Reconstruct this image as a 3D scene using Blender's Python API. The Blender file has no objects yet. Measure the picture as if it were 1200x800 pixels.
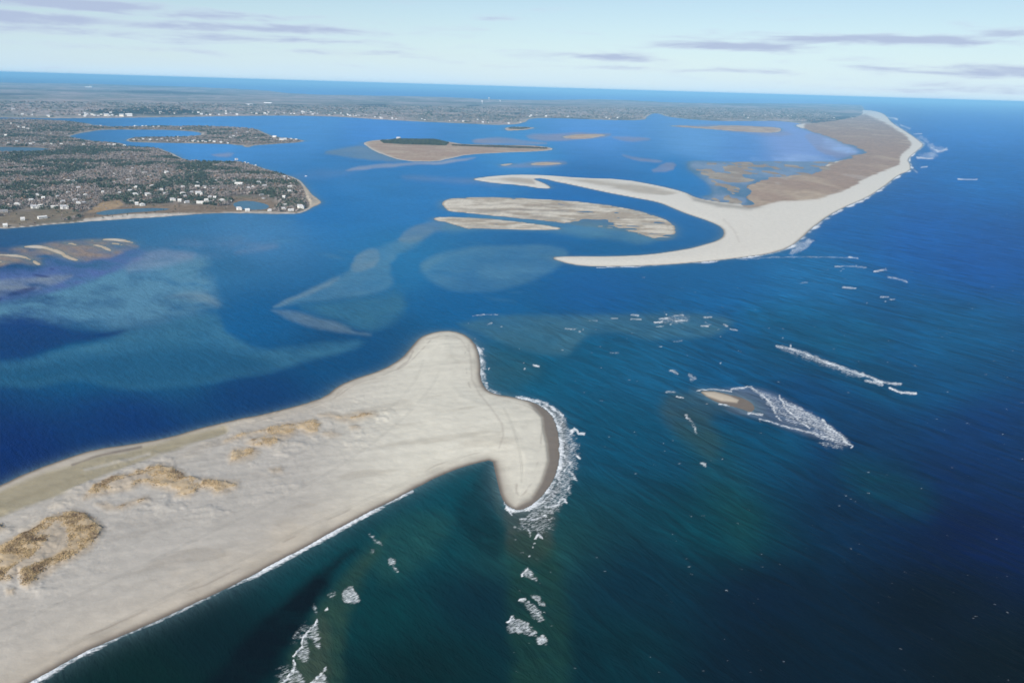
import bpy, math, random
import numpy as np
from mathutils import Matrix, Vector
rng = np.random.default_rng(7); random.seed(7)
C = bpy.context.scene
COL = C.collection
# ---------------------------------------------------------------- camera
CAM_H = 350.0; FPX = 933.33
PITCH = math.radians(17.7); ROLL = math.radians(1.67)
cam = bpy.data.cameras.new('camera'); cam_o = bpy.data.objects.new('camera', cam); COL.objects.link(cam_o)
M3 = Matrix.Rotation(math.pi/2-PITCH, 3, 'X') @ Matrix.Rotation(ROLL, 3, 'Z')
cam_o.matrix_world = Matrix.Translation((0, 0, CAM_H)) @ M3.to_4x4()
cam.lens = 28; cam.sensor_width = 36; cam.clip_start = 1; cam.clip_end = 400000
C.camera = cam_o
# ---------------------------------------------------------------- sky, sun, exposure
SUN_EL, SUN_AZ = math.radians(30), math.radians(200)      # azimuth clockwise from +Y: behind the camera, a little to its left
SKY_STR, SUN_STR, EXPOSURE = 0.07, 4.2, 0.45
HAZE = 3.4e-5
w = bpy.data.worlds.new('World'); C.world = w; w.use_nodes = True
def world_sky():
    nt = w.node_tree; N = nt.nodes; L = nt.links; N.clear()
    def nd(t, **k):
        n = N.new(t)
        for a, v in k.items(): setattr(n, a, v)
        return n
    def mth(op, a, b=None, c=None, clamp=False):
        n = nd('ShaderNodeMath', operation=op, use_clamp=clamp)
        for i, v in enumerate((a, b, c)):
            if v is None: continue
            if isinstance(v, (int, float)): n.inputs[i].default_value = v
            else: L.new(v, n.inputs[i])
        return n.outputs[0]
    out = nd('ShaderNodeOutputWorld'); bg = nd('ShaderNodeBackground'); bg.inputs[1].default_value = SKY_STR
    sky = nd('ShaderNodeTexSky', sky_type='NISHITA', sun_disc=False, sun_elevation=SUN_EL, sun_rotation=SUN_AZ,
             altitude=350, air_density=1.0, dust_density=0.35, ozone_density=2.2)
    geo = nd('ShaderNodeTexCoord'); sep = nd('ShaderNodeSeparateXYZ'); L.new(geo.outputs['Generated'], sep.inputs[0])
    x, y, z = sep.outputs
    az = mth('MULTIPLY', mth('ARCTAN2', x, y), 57.2958)         # degrees right of +Y
    el = mth('MULTIPLY', mth('ARCSINE', z), 57.2958)
    # cloud noise: long low stratus bands seen edge on
    cb = nd('ShaderNodeCombineXYZ'); L.new(mth('MULTIPLY', az, .13), cb.inputs[0]); L.new(mth('MULTIPLY', el, 1.0), cb.inputs[1])
    n1 = nd('ShaderNodeTexNoise'); L.new(cb.outputs[0], n1.inputs['Vector']); n1.inputs['Scale'].default_value = 1.6
    n1.inputs['Detail'].default_value = 9; n1.inputs['Roughness'].default_value = .6; n1.inputs['Distortion'].default_value = .35
    n = n1.outputs['Fac']
    total = None; shade = None
    for (a0, e0, sa, se, amp) in CLOUDS:
        q = mth('ADD', mth('POWER', mth('DIVIDE', mth('SUBTRACT', az, a0), sa), 2.0), mth('POWER', mth('DIVIDE', mth('SUBTRACT', el, e0), se), 2.0))
        g = mth('MULTIPLY', mth('EXPONENT', mth('MULTIPLY', q, -1.0)), amp)
        total = g if total is None else mth('MAXIMUM', total, g)
    f = mth('SUBTRACT', mth('ADD', mth('MULTIPLY', total, .80), mth('MULTIPLY', n, 1.9)), .97)
    mr = nd('ShaderNodeMapRange', interpolation_type='SMOOTHSTEP'); L.new(f, mr.inputs[0]); mr.inputs[1].default_value = .04; mr.inputs[2].default_value = .85
    mr.inputs[3].default_value = 0; mr.inputs[4].default_value = .95
    up = mth('GREATER_THAN', el, 0.0)
    fac = mth('MULTIPLY', mr.outputs[0], up)
    # bright thin veil low down
    n2 = nd('ShaderNodeTexNoise'); n2.inputs['Scale'].default_value = .8; n2.inputs['Detail'].default_value = 6; L.new(cb.outputs[0], n2.inputs['Vector'])
    veil = mth('MULTIPLY', mth('EXPONENT', mth('MULTIPLY', mth('MAXIMUM', el, 0), -.22)), mth('ADD', mth('MULTIPLY', n2.outputs['Fac'], .3), .68), None, True)
    mx0 = nd('ShaderNodeMix', data_type='RGBA'); L.new(veil, mx0.inputs[0]); L.new(sky.outputs[0], mx0.inputs[6]); mx0.inputs[7].default_value = VEIL
    mx = nd('ShaderNodeMix', data_type='RGBA'); L.new(fac, mx.inputs[0]); L.new(mx0.outputs[2], mx.inputs[6])
    # cloud colour: lit edges where thin, grey-lilac where thick
    cr = nd('ShaderNodeMix', data_type='RGBA'); L.new(mr.outputs[0], cr.inputs[0]); cr.inputs[6].default_value = CL_THIN; cr.inputs[7].default_value = CL_THICK
    L.new(cr.outputs[2], mx.inputs[7])
    L.new(mx.outputs[2], bg.inputs[0]); L.new(bg.outputs[0], out.inputs[0])
# cloud banks: azimuth, elevation (degrees), half widths, strength
def bearing(x, y):
    d = (M3 @ Vector(((x-600)/FPX, -(y-400)/FPX, -1))).normalized(); return math.degrees(math.atan2(d.x, d.y)), math.degrees(math.asin(d.z))
CLOUDS = [(*bearing(x, y), a/14, b/13.5, k) for x, y, a, b, k in
          [(50,3,110,6,1.15),(40,20,120,6,1.05),(250,20,75,5,.95),(180,30,120,4,.9),(90,38,120,5,.7),(320,33,130,5,1),(300,45,120,4,.9),(400,62,90,4,.6),(150,57,130,3,.55),(570,35,50,2.5,.5),(590,22,25,2.5,.45),(700,66,90,4.5,.8),(860,54,90,5,.95),(1010,47,150,5,1),(1190,40,30,6,1),(980,70,25,3,.6),(1150,83,110,6,.85),(820,82,200,3,.5),(650,78,120,3,.4),(1150,105,140,6,.5)]]
VEIL = (6.4, 8.8, 10.9, 1); CL_THIN = (6.6, 7.6, 9.2, 1); CL_THICK = (4.7, 5.6, 7.6, 1)
world_sky()
sd = Vector((math.sin(SUN_AZ)*math.cos(SUN_EL), math.cos(SUN_AZ)*math.cos(SUN_EL), math.sin(SUN_EL)))
sun = bpy.data.lights.new('sun', 'SUN'); sun.energy = SUN_STR; sun.angle = math.radians(.53); sun.color = (1, .955, .88)
sun_o = bpy.data.objects.new('sun', sun); COL.objects.link(sun_o); sun_o.rotation_euler = sd.to_track_quat('Z', 'Y').to_euler()
C.view_settings.view_transform = 'Standard'; C.view_settings.look = 'None'; C.view_settings.gamma = 1; C.view_settings.use_curve_mapping = False
C.view_settings.exposure = EXPOSURE
C.cycles.volume_bounces = 0; C.cycles.max_bounces = 5; C.cycles.diffuse_bounces = 2; C.cycles.glossy_bounces = 2
# ---------------------------------------------------------------- map helpers: the 1200x800 survey grid and the ground
Mw = np.array(M3)                       # camera axes in world as columns
def ground(px, py, z=0.0):
    px = np.asarray(px, float); py = np.asarray(py, float)
    d = np.stack([(px-600)/FPX, -(py-400)/FPX, -np.ones_like(px)], -1) @ Mw.T
    t = (z-CAM_H)/d[..., 2]
    return np.stack([d[..., 0]*t, d[..., 1]*t], -1)
def survey(x, y, z=0.0):
    p = np.stack([x, y, np.zeros_like(x)+z-CAM_H], -1) @ Mw
    return 600+FPX*p[..., 0]/(-p[..., 2]), 400-FPX*p[..., 1]/(-p[..., 2])
def G(pts): a = np.array(pts, float); return ground(a[:, 0], a[:, 1])
def sstep(a, b, x): t = np.clip((x-a)/(b-a), 0, 1); return t*t*(3-2*t)
def _h(ix, iy, s):
    n = (ix.astype(np.int64)*374761393 + iy.astype(np.int64)*668265263 + s*982451653) & 0xffffffff
    n = ((n ^ (n >> 13))*1274126177) & 0xffffffff
    n = ((n ^ (n >> 16))*2246822519) & 0xffffffff
    return ((n ^ (n >> 15)) & 0xffff)/65535.0
def vn(x, y, s=0):
    ix = np.floor(x); iy = np.floor(y); fx = x-ix; fy = y-iy
    fx = fx*fx*(3-2*fx); fy = fy*fy*(3-2*fy); ix = ix.astype(np.int64); iy = iy.astype(np.int64)
    return (_h(ix, iy, s)*(1-fx)+_h(ix+1, iy, s)*fx)*(1-fy)+(_h(ix, iy+1, s)*(1-fx)+_h(ix+1, iy+1, s)*fx)*fy
def fbm(x, y, s=0, o=4, g=.5):
    a = 1; t = 0; r = 0
    for i in range(o):
        r = r+a*vn(x, y, s+i*17); t += a; a *= g; c = .8; x, y = (x*c-y*.6)*2.03, (x*.6+y*c)*2.03
    return r/t*2-1                        # about -1..1
def sdf(poly, X, Y):                       # signed distance, positive inside
    P = np.asarray(poly, float); n = len(P); best = np.full(X.shape, 1e30); ins = np.zeros(X.shape, bool)
    for i in range(n):
        ax, ay = P[i]; bx, by = P[(i+1) % n]; ex, ey = bx-ax, by-ay
        wx = X-ax; wy = Y-ay; t = np.clip((wx*ex+wy*ey)/(ex*ex+ey*ey+1e-12), 0, 1)
        d = (wx-ex*t)**2+(wy-ey*t)**2; best = np.minimum(best, d)
        if ay != by:
            c = (ay > Y) != (by > Y); xi = ax+(Y-ay)*ex/ey; ins ^= c & (X < xi)
    return np.where(ins, 1, -1)*np.sqrt(best)
def dline(pts, X, Y):
    P = np.asarray(pts, float); best = np.full(X.shape, 1e30)
    if len(P) == 1: return np.hypot(X-P[0, 0], Y-P[0, 1])
    for i in range(len(P)-1):
        ax, ay = P[i]; bx, by = P[i+1]; ex, ey = bx-ax, by-ay; wx = X-ax; wy = Y-ay
        t = np.clip((wx*ex+wy*ey)/(ex*ex+ey*ey+1e-12), 0, 1); best = np.minimum(best, (wx-ex*t)**2+(wy-ey*t)**2)
    return np.sqrt(best)
def smooth_poly(pts, it=1, closed=True):  # one Chaikin pass rounds the surveyed corners
    P = np.asarray(pts, float)
    for _ in range(it):
        Q = np.roll(P, -1, 0) if closed else P[1:]; A = P if closed else P[:-1]
        P = np.stack([A*.75+Q*.25, A*.25+Q*.75], 1).reshape(-1, 2)
    return P
# ---------------------------------------------------------------- ground grid: rows of equal depression, columns of equal bearing
rows = np.concatenate([np.arange(2.7, 100, .55), np.arange(100, 900, 1.15), np.arange(900, 2400, 12)])
cols = np.concatenate([np.arange(-3, -.86, .03), np.arange(-.86, .86, 1.1/933), np.arange(.86, 3.01, .03)])
RY = CAM_H*FPX/rows
GY = np.repeat(RY[:, None], len(cols), 1); GX = GY*cols[None, :]
NR, NC = GY.shape
PX, PY = survey(GX, GY)
WX, WY = GX, GY
NEARPX = np.hypot(GX, GY)/FPX              # metres across one survey unit
print('grid', NR, NC)
# ---------------------------------------------------------------- surveyed coastlines
SPIT = [(-420,1150),(-420,720),(-200,645),(-60,592),(0,569),(37,551),(86,534),(112,526),(150,521),(195,513),(240,500),(280,491),(315,484),(350,475),(381,464.5),(396,452),(420,442),(448,433),(469,421),(483,405),(493,394.5),(511,388),(532,387.5),(549,394),(560,407),(563.5,426),(563,443),(569,456),(581,462),(602,465),(618,469),(634,475),(647,486),(653,500),(656,520),(656,540),(650,560),(640,576),(626,590),(609,599),(595,594),(587,582),(583,566),(579,548.5),(577,538.5),(560,542),(532,550),(497,566),(469,582),(434,599),(400,617),(360,640),(330,655),(281,682),(225,708),(169,734),(112,757),(75,777),(37,798),(-20,830),(-250,960),(-400,1120)]
NORTH = [(641.5,301.5),(670,300),(715,300.5),(760,298.5),(802,292.5),(826,286.5),(841,282),(848.5,276),(847,267),(832,259.5),(808,252),(790,244.5),(772,237),(739,231),(700,223.5),(664,215.4),(650,213),(636,209),(624,209.5),(636,214),(648,220.5),(636,221.5),(612,217.5),(575,214.5),(549,210),(575,206.5),(605,204.5),(640,205.3),(679,208.5),(730,210),(772,217.5),(802,225),(814,231),(832,235.5),(860,239),(877,238.5),(874,231),(872,220),(889,209),(925,205.5),(955,203.5),(967,193),(986,187),(1003,181),(1013,178),(1000,172),(987,168),(970,160),(952,155),(943,151.5),(930,147),(943,145),(990,133),(1010,129),(1020,129.5),(1030,131.5),(1038,135),(1046.7,145),(1063,155),(1076.7,165),(1083,170),(1073,178),(1063,186.7),(1066.7,193),(1067,200),(1053,205),(1033,221.7),(1013,233),(994,241),(970,253.5),(952,267),(940,279),(925,290),(901,298),(865,302.5),(820,307.5),(760,311.5),(700,312.6),(670,310.5)]
FLATA = [(517.5,240),(520,233.7),(550,231),(600,231.7),(650,234.5),(685,237),(730,243),(766,252),(785,260),(793,267),(790,279),(772,282),(755,276),(740,272),(715,268),(680,264),(640,259),(600,255),(562,251),(530,248),(522,246)]
FLATB = [(505,257),(517,254),(560,255.5),(600,259),(640,264),(662,268.5),(640,269.5),(600,269),(560,267.5),(545,268),(530,262)]
TERN = [(424,168),(432.5,165.5),(455,163),(500,163),(525,166),(540,169),(580,170),(622,170.5),(640,172),(650,175),(635,177.5),(600,178.5),(560,180.5),(545,182),(530,185),(512,189.5),(475,189),(450,182.5),(432.5,173)]
ISLET = [(819,458),(835,457.5),(852,461),(868,465),(880,470),(886,478),(880,484),(868,479),(852,475),(838,471),(826,464)]
PENIN = [(-420,284),(0,268),(20,267),(60,263),(100,260),(140,257),(200,253.5),(240,250),(280,249.6),(340,251),(356,249),(368,242),(378,237.5),(372,233),(364,226),(358,218),(352,212),(340,206),(320,201),(304,196),(292,192),(280,190),(260,190.5),(220,188.5),(208,184),(204,180),(192,176),(188,174),(150,172.5),(130,172),(100,171.2),(70,171),(0,170),(-420,172)]
NORTHPEN = [(-420,172),(0,170.6),(70,171.3),(100,171.5),(144,172),(149,170),(140,167.5),(110,166),(90,162),(78,160),(96,156),(108,153.5),(124,151.8),(200,152.2),(238,155),(236,159.5),(180,161),(152,161.5),(144,166),(180,167.3),(240,168.3),(280,169.3),(290,173.5),(296,170.5),(304,170),(360,166.3),(350,163.3),(320,160.6),(308,155),(300,150.8),(250,148),(220,148),(180,147.8),(140,149.2),(108,147.4),(104,145),(80,142),(40,140.5),(0,139.8),(-420,139.5)]
POND1 = [(-60,171),(5,172.3),(60,173.5),(52,178),(20,179.5),(-10,178.5),(-60,178)]
POND2 = [(272,238),(284,235),(300,236),(316,240),(314,245),(300,246.3),(288,245.5),(276,245)]
CREEK = [(108,250.5),(125,246),(150,244.5),(185,243.5),(205,245.2),(175,248),(150,249.5),(125,252.5)]
MAIN = [(-900,139),(0,137.8),(60,138.8),(80,138.8),(200,137.5),(300,135.7),(350,135.7),(400,137),(450,140.5),(500,143),(550,145),(575,146.3),(600,146.5),(612,144.5),(622,138.3),(660,138.7),(710,140.7),(755,141.2),(757,136),(765,132.8),(772,133),(785,137.7),(830,141.7),(870,142),(917,141.7),(943,146),(975,144),(1020,136),(1013,126),(1007,122.5),(933,121.5),(800,121.3),(710,116.2),(635,117.7),(560,116.5),(550,115),(450,112.5),(350,111),(300,105),(150,99.8),(100,98.2),(0,97.5),(-900,72)]
SMALL = [[(590,150),(600,148.4),(632,149.6),(618,152),(600,153.5),(592,153)],
         [(783,147.8),(800,147),(825,149),(850,146.7),(900,148.6),(917,150),(915,155),(900,156),(867,154.5),(840,152),(805,149.6)],
         [(657,160),(680,157),(712,157.4),(706,160),(690,163),(665,163)],
         [(618,192.5),(632,189.5),(662,191),(650,193.5),(626,194.2)],
         [(585,193),(600,191),(603,192.5),(590,195)]]
def ribbon(pts, w):                        # a tapering streak
    P = smooth_poly(pts, 2, False); t = np.linspace(0, 1, len(P)); d = np.gradient(P, axis=0); d /= np.linalg.norm(d, axis=1)[:, None]
    n = np.stack([-d[:, 1], d[:, 0]], 1)*(w*.72*np.sin(np.pi*np.clip(t*.92+.06, 0, 1))**.6)[:, None]*np.array([1, .8]); return np.concatenate([P-n, (P+n)[::-1]])
BARS = [ribbon(*q) for q in [([(-40,298),(10,299),(24,300),(36,304),(52,314)],2.2),([(18,290),(42,288.5),(57,291),(70,296),(80,302),(97,307)],3.4),([(70,283.6),(83,285.6),(96,288.3)],1.6),([(98,280.8),(110,282),(122,284.4)],1.5),([(112,281),(133,280.5),(150,282.5),(162,286.5)],2.3),([(100,286.2),(114,287.4),(126,291.5),(133,296)],2.2),([(124,285),(138,285.5),(146,288.5)],1.3),([(-60,308),(-10,306),(20,308)],2)]]
MARSHW = [(805,190),(815,188),(850,190),(905,189),(955,190),(985,188),(990,196),(960,206),(925,207),(889,211),(874,220),(872,232),(874,240),(850,238.5),(820,231),(838,228),(835,218),(822,208),(808,200)]
# vegetation / soil areas on the land, in the same survey units
def Z(o, s, pts): return [(o[0]+x/s, o[1]+y/s) for x, y in pts]
GRASS = [Z((0,520),4.444,[(-60,600),(0,550),(100,500),(200,455),(280,410),(380,368),(430,375),(500,410),(545,460),(520,510),(480,570),(400,620),(330,655),(270,690),(200,735),(150,768),(120,760),(100,690),(60,730),(0,740),(-80,780)]),
         Z((0,520),4.444,[(440,305),(490,235),(560,200),(660,180),(780,150),(830,128),(900,140),(960,170),(985,200)])+Z((180,440),4.2857,[(250,535),(340,540),(430,548),(425,580),(370,605),(310,612),(290,590),(240,580),(180,625),(110,620),(120,600),(60,590),(0,580),(-60,560),(-110,590),(-160,600)]),
         Z((0,520),4.444,[(505,335),(560,325),(605,345),(680,315),(770,295),(780,308),(700,335),(640,360),(560,362)]),
         Z((180,440),4.2857,[(360,343),(440,310),(560,275),(680,255),(760,240),(810,232),(835,260),(820,300),(780,310),(730,285),(690,320),(620,345),(590,370),(500,370),(470,355),(540,320),(560,300),(480,310)]),
         Z((180,440),4.2857,[(375,420),(400,385),(500,378),(535,400),(500,430),(430,450),(385,455)]),
         Z((180,440),4.2857,[(830,208),(880,203),(950,212),(1040,195),(1110,198),(1120,210),(1060,235),(1000,250),(950,245),(900,225)]),
         Z((180,440),4.2857,[(855,305),(900,297),(940,310),(890,320)]),
         Z((180,440),4.2857,[(985,272),(1020,264),(1030,275),(1000,284)]),
         Z((180,440),4.2857,[(585,485),(640,480),(645,495),(600,500)]),
         Z((0,520),4.444,[(-30,445),(10,440),(20,460),(0,475),(-30,470)]),
         Z((0,520),4.444,[(40,785),(75,783),(70,800),(45,798)])]
HOLLOW = [Z((0,520),4.444,[(250,470),(300,445),(350,455),(365,500),(360,560),(300,600),(220,640),(150,665),(60,720),(20,720),(90,660),(180,610),(240,540)]),
          Z((0,520),4.444,[(570,235),(690,190),(780,180),(800,200),(700,215),(690,245),(830,262),(890,240),(890,262),(800,275),(660,290),(590,285)])]
def clean(L): return [smooth_poly(p) for p in L]
LAND = []   # (name, polygon, kind)
for nm, p, kd in [('barrier_spit', SPIT, 'spit'), ('barrier_island', NORTH, 'north'), ('tidal_flat', FLATA, 'flat'), ('tidal_flat', FLATB, 'flat'),
                  ('marsh_island', TERN, 'tern'), ('sand_islet', ISLET, 'islet'), ('peninsula_ground', PENIN, 'wood'), ('shore_ground', NORTHPEN, 'wood'),
                  ('mainland_ground', MAIN, 'main')] + [('marsh_bank', s, 'smallmarsh') for s in SMALL] + [('marsh_flat', MARSHW, 'marshflat')] + [('sandbar', s, 'bar') for s in BARS]:
    LAND.append((nm, smooth_poly(p) if kd != 'bar' else p, kd))
H = np.full(GX.shape, -1.5); REG = np.full(GX.shape, -1, np.int16)
CR = np.zeros(GX.shape+(3,), np.float32); SHORE = np.full(GX.shape, 1e9)
sand = np.array([.50, .46, .405]); warm = np.array([.50, .425, .325]); wet = np.array([.155, .125, .10]); tan = np.array([.38, .31, .20])
olive = np.array([.33, .28, .18]); marsh = np.array([.32, .225, .16]); marsh2 = np.array([.43, .335, .235]); floor = np.array([.17, .14, .11])
def lerp(a, b, t): return a*(1-t[..., None])+b*t[..., None]
POND = {}
def land(i, nm, poly, kd):
    x0, y0 = poly.min(0)-14; x1, y1 = poly.max(0)+14
    if kd in ('spit',): x0 -= 60; x1 += 60; y0 -= 60; y1 += 60
    m = (PX > x0) & (PX < x1) & (PY > y0) & (PY < y1) & (PY > 60)
    X = WX[m]; Y = WY[m]; px = PX[m]; py = PY[m]; k = NEARPX[m]
    W = ground(poly[:, 0], poly[:, 1])
    sw = sdf(W, X, Y); sp = sdf(poly, px, py)
    if kd in ('spit', 'north', 'islet'): sw = sw+k*.7*fbm(X/(k*16), Y/(k*16), 3, 2)
    else: sw = sw+k*2.2*fbm(X/(k*9), Y/(k*9), 3, 3)
    out = np.minimum(0, sw)*.07
    ins = np.maximum(0, sw)
    n1 = fbm(X/90, Y/90, 11, 4); n2 = fbm(X/22, Y/22, 5, 4); n3 = fbm(X/6, Y/6, 9, 3)
    if kd == 'spit':
        h = np.minimum(ins*.055, 2.2)+sstep(20, 110, ins)*(1.3+.9*n1+.25*n2)+.10*n3*sstep(8, 30, ins)
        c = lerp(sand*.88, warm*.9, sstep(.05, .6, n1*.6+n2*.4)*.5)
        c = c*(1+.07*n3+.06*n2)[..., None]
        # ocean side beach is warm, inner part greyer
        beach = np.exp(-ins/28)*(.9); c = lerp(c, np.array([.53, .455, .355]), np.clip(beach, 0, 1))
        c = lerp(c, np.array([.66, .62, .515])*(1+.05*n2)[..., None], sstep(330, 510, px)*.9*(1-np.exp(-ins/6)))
        sr = fbm((X*.93+Y*.37)/150, (-X*.37+Y*.93)/7, 33, 4); c = c*(1+.085*sr)[..., None]
        bl = np.sin(ins/5.5+2.5*fbm(X/80, Y/80, 35, 3)); c = c*(1-.055*sstep(.55, 1, bl)*np.exp(-ins/45))[..., None]
        wr = np.exp(-((ins-17-5*fbm(X/50, Y/50, 37, 3))/1.1)**2)*sstep(-.1, .35, fbm(X/24, Y/24, 39, 2)); c = lerp(c, wet*1.6, wr*.4)
        for ln, a in (([(-60,770),(60,715),(200,650),(330,588),(430,530),(500,470),(525,420)], .12), ([(20,790),(150,722),(290,655),(420,590),(520,548),(570,520)], .12), ([(300,560),(380,520),(450,490),(490,450),(500,410)], .12), ([(585,470),(600,500),(612,540),(610,580)], .18)):
            c = c*(1-a*np.exp(-((dline(smooth_poly(ln, 2, False), px+1.5*n1, py+1.2*n1)-.9)/.55)**2)*sstep(-.5, .2, n2+.3))[..., None]
        dm = sstep(.22, .5, fbm((X*.9+Y*.4)/70, (-X*.4+Y*.9)/22, 43, 4))*np.exp(-((ins-70)/60)**2); c = lerp(c, c*np.array([.80, .78, .76]), dm*.7)
        cusps = np.maximum(0, np.sin((X*.9+Y*.45)/9+2*fbm(X/60, Y/60, 45, 2)))*np.exp(-((ins-9)/5)**2); c = c*(1-.13*cusps)[..., None]
        # tidal strip on the bay side
        strip = sdf([(-420,720),(-200,655),(0,580),(60,556),(120,538),(200,520),(262,505),(230,517),(170,536),(120,555),(70,580),(0,605),(-200,690),(-420,800)], px, py+2*n2)
        st = sstep(-3, 5, strip+5+3*fbm(X/60, Y/25, 31, 3)); c = lerp(c, olive*(1+.10*n2)[..., None], st*.9)
        core = sstep(0, 10, sdf([(-100,622),(0,588),(60,566),(110,552),(150,545),(155,549),(110,560),(60,580),(0,600),(-100,640)], px, py)+5*n2); c = lerp(c, olive*.8, core*.6)
        bb = np.exp(-((dline([(85,545),(118,534),(165,524)], px, py)+1.2*n2)/1.6)**2); c = lerp(c, wet*1.2, bb*.8)
        bb = np.exp(-(dline([(100,552),(150,540),(175,533)], px, py)/2.2)**2); c = lerp(c, sand, bb*.5)
        h = h-st*.9*np.minimum(1, ins/20)
        # wet rim all round, wide on the cusp
        cusp = sstep(-4, 4, sdf([(605,455),(700,455),(700,640),(585,640),(575,560),(600,596),(611,590),(622,585),(634,565),(642,540),(640,520),(636,505),(635,490),(625,478)], px, py))
        rim = np.exp(-(ins/4.5)**2); c = lerp(c, wet, np.clip(np.maximum(rim, cusp*.92), 0, 1)); h = np.where(cusp > .5, np.minimum(h, .05+ins*.012), h)
        # old tide lines and tracks
        for ln, wd, a in (([(549,405),(552,425),(553,445),(562,462),(575,480),(588,498),(590,512),(585,526)], 1.3, .28), ([(484,412),(478,424),(466,432)], 1.2, .45), ([(500,398),(520,394),(540,398),(549,412)], 1, .25), ([(398,457),(392,467),(402,455),(430,446)], 1, .25)):
            c = lerp(c, wet*1.7, np.exp(-((dline(ln, px, py)+.8*n3)/wd)**2)*a)
        # dune grass patches stand on low dunes
        gm = np.full(px.shape, -99.)
        for gp in GRASS: gm = np.maximum(gm, sdf(gp, px, py))
        hm = np.full(px.shape, -99.)
        for gp in HOLLOW: hm = np.maximum(hm, sdf(gp, px, py))
        e = gm-1.2+4.5*n2+2.6*n3; g = sstep(-.4, 2.2, e)*(1-.9*sstep(-2, 2.5, hm+2.5*n2))*sstep(-.75, -.15, fbm(X/14, Y/14, 15, 4))
        dn = sstep(-5, 5, gm); h = h+dn*(1.2+1.2*n2+.6*n3)+sstep(0, 3, e)*.5
        # hummocks near the dunes, with small blowouts
        hum = sstep(-45, -4, gm)*(1-dn); h = h+hum*np.maximum(0, n2-.15)*2.6+.25*hum*n3
        c = lerp(c, np.array([.44, .325, .19])*(1+.3*n3[..., None]), g*.85)
        c = lerp(c, np.array([.40, .30, .19]), sstep(-5, 2, gm+2*n2)*(1-g)*.5)
        POND['spit'] = (m, g)
    elif kd == 'north':
        inw = sstep(6, 60, ins)
        h = np.minimum(ins*.05, 2.0)+sstep(25, 160, ins)*(1.2+.8*n1+.5*n2)
        c = lerp(sand, warm, sstep(0, .8, n1)*.6)*(1+.08*n2)[..., None]
        mp = smooth_poly([(866,244),(880,247),(905,240),(935,238),(960,236),(985,229),(1008,216),(1026,206),(1048,199),(1058,192),(1056,184),(1072,172),(1066,160),(1052,150),(1034,140),(1010,130),(940,140),(940,158),(1000,180),(960,196),(900,204),(868,214)])
        mm = sdf(mp, px, py)+2.2*n1; mk = sstep(-2, 4, mm)
        mc = lerp(marsh, marsh2, sstep(-.1, .8, fbm(X/160, Y/420, 77, 5)+.25*sstep(200, 245, py)))
        mc = lerp(mc, sand*.95, sstep(.30, .55, fbm(X/130, Y/260, 41, 4))*.7*sstep(185, 235, py))
        c = lerp(c, mc*(1+.2*n2)[..., None], mk)
        tt = fbm(X/75, Y/190, 23, 5); ez = np.exp(-ins/170)*mk; h = h-ez*(.9+3.2*tt)
        c = lerp(c, np.array([.66, .62, .54]), sstep(0, .5, 1-mk)*.9)
        grey = sstep(0, 6, sdf([(800,226),(832,234),(872,240),(905,243),(880,249),(840,246),(812,238)], px, py)+2*n1); c = lerp(c, np.array([.27, .24, .20]), grey*.8)
        gr2 = sstep(0, 5, sdf([(640,207),(700,209),(760,216),(800,226),(780,232),(730,226),(680,216)], px, py)+3*n1); c = lerp(c, np.array([.37, .315, .24])*(1+.2*n2)[..., None], gr2*.75); h = h*(1-.5*gr2)
        gr3 = sstep(0, 4, sdf([(555,210),(600,206),(625,208),(632,219),(590,214)], px, py)+2*n1); c = lerp(c, np.array([.33, .27, .20]), gr3*.7); h = np.where(px < 660, np.minimum(h, .25+.5*np.abs(n1)), h)
        c = lerp(c, wet, np.exp(-(ins/5)**2)*.8)
        tip = np.exp(-((dline([(848,258),(860,270),(866,284)], px, py)+n2)/1.2)**2)*.2; c = lerp(c, wet*2, tip)
    elif kd == 'flat':
        uu = X+1.3*Y; r = 1-np.abs(fbm(uu/150, (Y-.45*X)/80, 21, 4))*2.5; wob = fbm(uu/60, (Y-.4*X)/34, 55, 3)
        low = sstep(-2, 8, sdf([(640,262),(660,255),(700,258),(740,262),(772,272),(800,268),(800,300),(600,300),(600,262)], px, py)) if py.mean() < 262 and px.max() > 700 else 0
        h = np.minimum(ins*.03, .42)*(.35+.65*np.clip(r+.25, 0, 1))+.22*wob-.10-.62*low*(1-.85*sstep(.2, .75, r+.3*wob))
        rim = np.exp(-((ins-8)/6)**2); h = h+.20*rim*(1-.6*np.asarray(low))
        c = lerp(np.array([.37, .305, .225]), np.array([.60, .54, .44]), sstep(.10, .36, h)); c = lerp(c, np.array([.30, .27, .23]), sstep(.1, .5, fbm(uu/120, Y/40, 57, 3))*.6); c = c*(1+.15*n3)[..., None]
        out = np.minimum(0, sw)*.03
    elif kd == 'bar':
        h = np.minimum(ins*.02, .3)+.10*n2-.02; c = lerp(np.array([.44, .35, .24]), sand*1.08, sstep(.02, .2, h)); out = np.minimum(0, sw)*.02
    elif kd == 'marshflat':
        t = fbm(X/75, Y/190, 23, 5); h = np.minimum(ins*.02, .4)*.6+.9*t-.27+.25*sstep(0, 200, X-np.interp(py, [185,240], [X.min(), X.max()]))*0
        c = lerp(np.array([.28, .225, .175]), np.array([.36, .31, .24]), sstep(-.2, .6, n1)); c = lerp(c, np.array([.20,.19,.10]), sstep(.3,.6,n2)*.5); out = np.minimum(0, sw)*.02; h = h*np.minimum(1, ins/60)-.05
    elif kd == 'tern':
        h = np.minimum(ins*.03, 1.3)+.25*n1
        c = lerp(marsh*1.1, marsh2, sstep(-.3, .7, n1))
        edge = np.exp(-(ins/16)**2); c = lerp(c, sand, edge)
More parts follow.
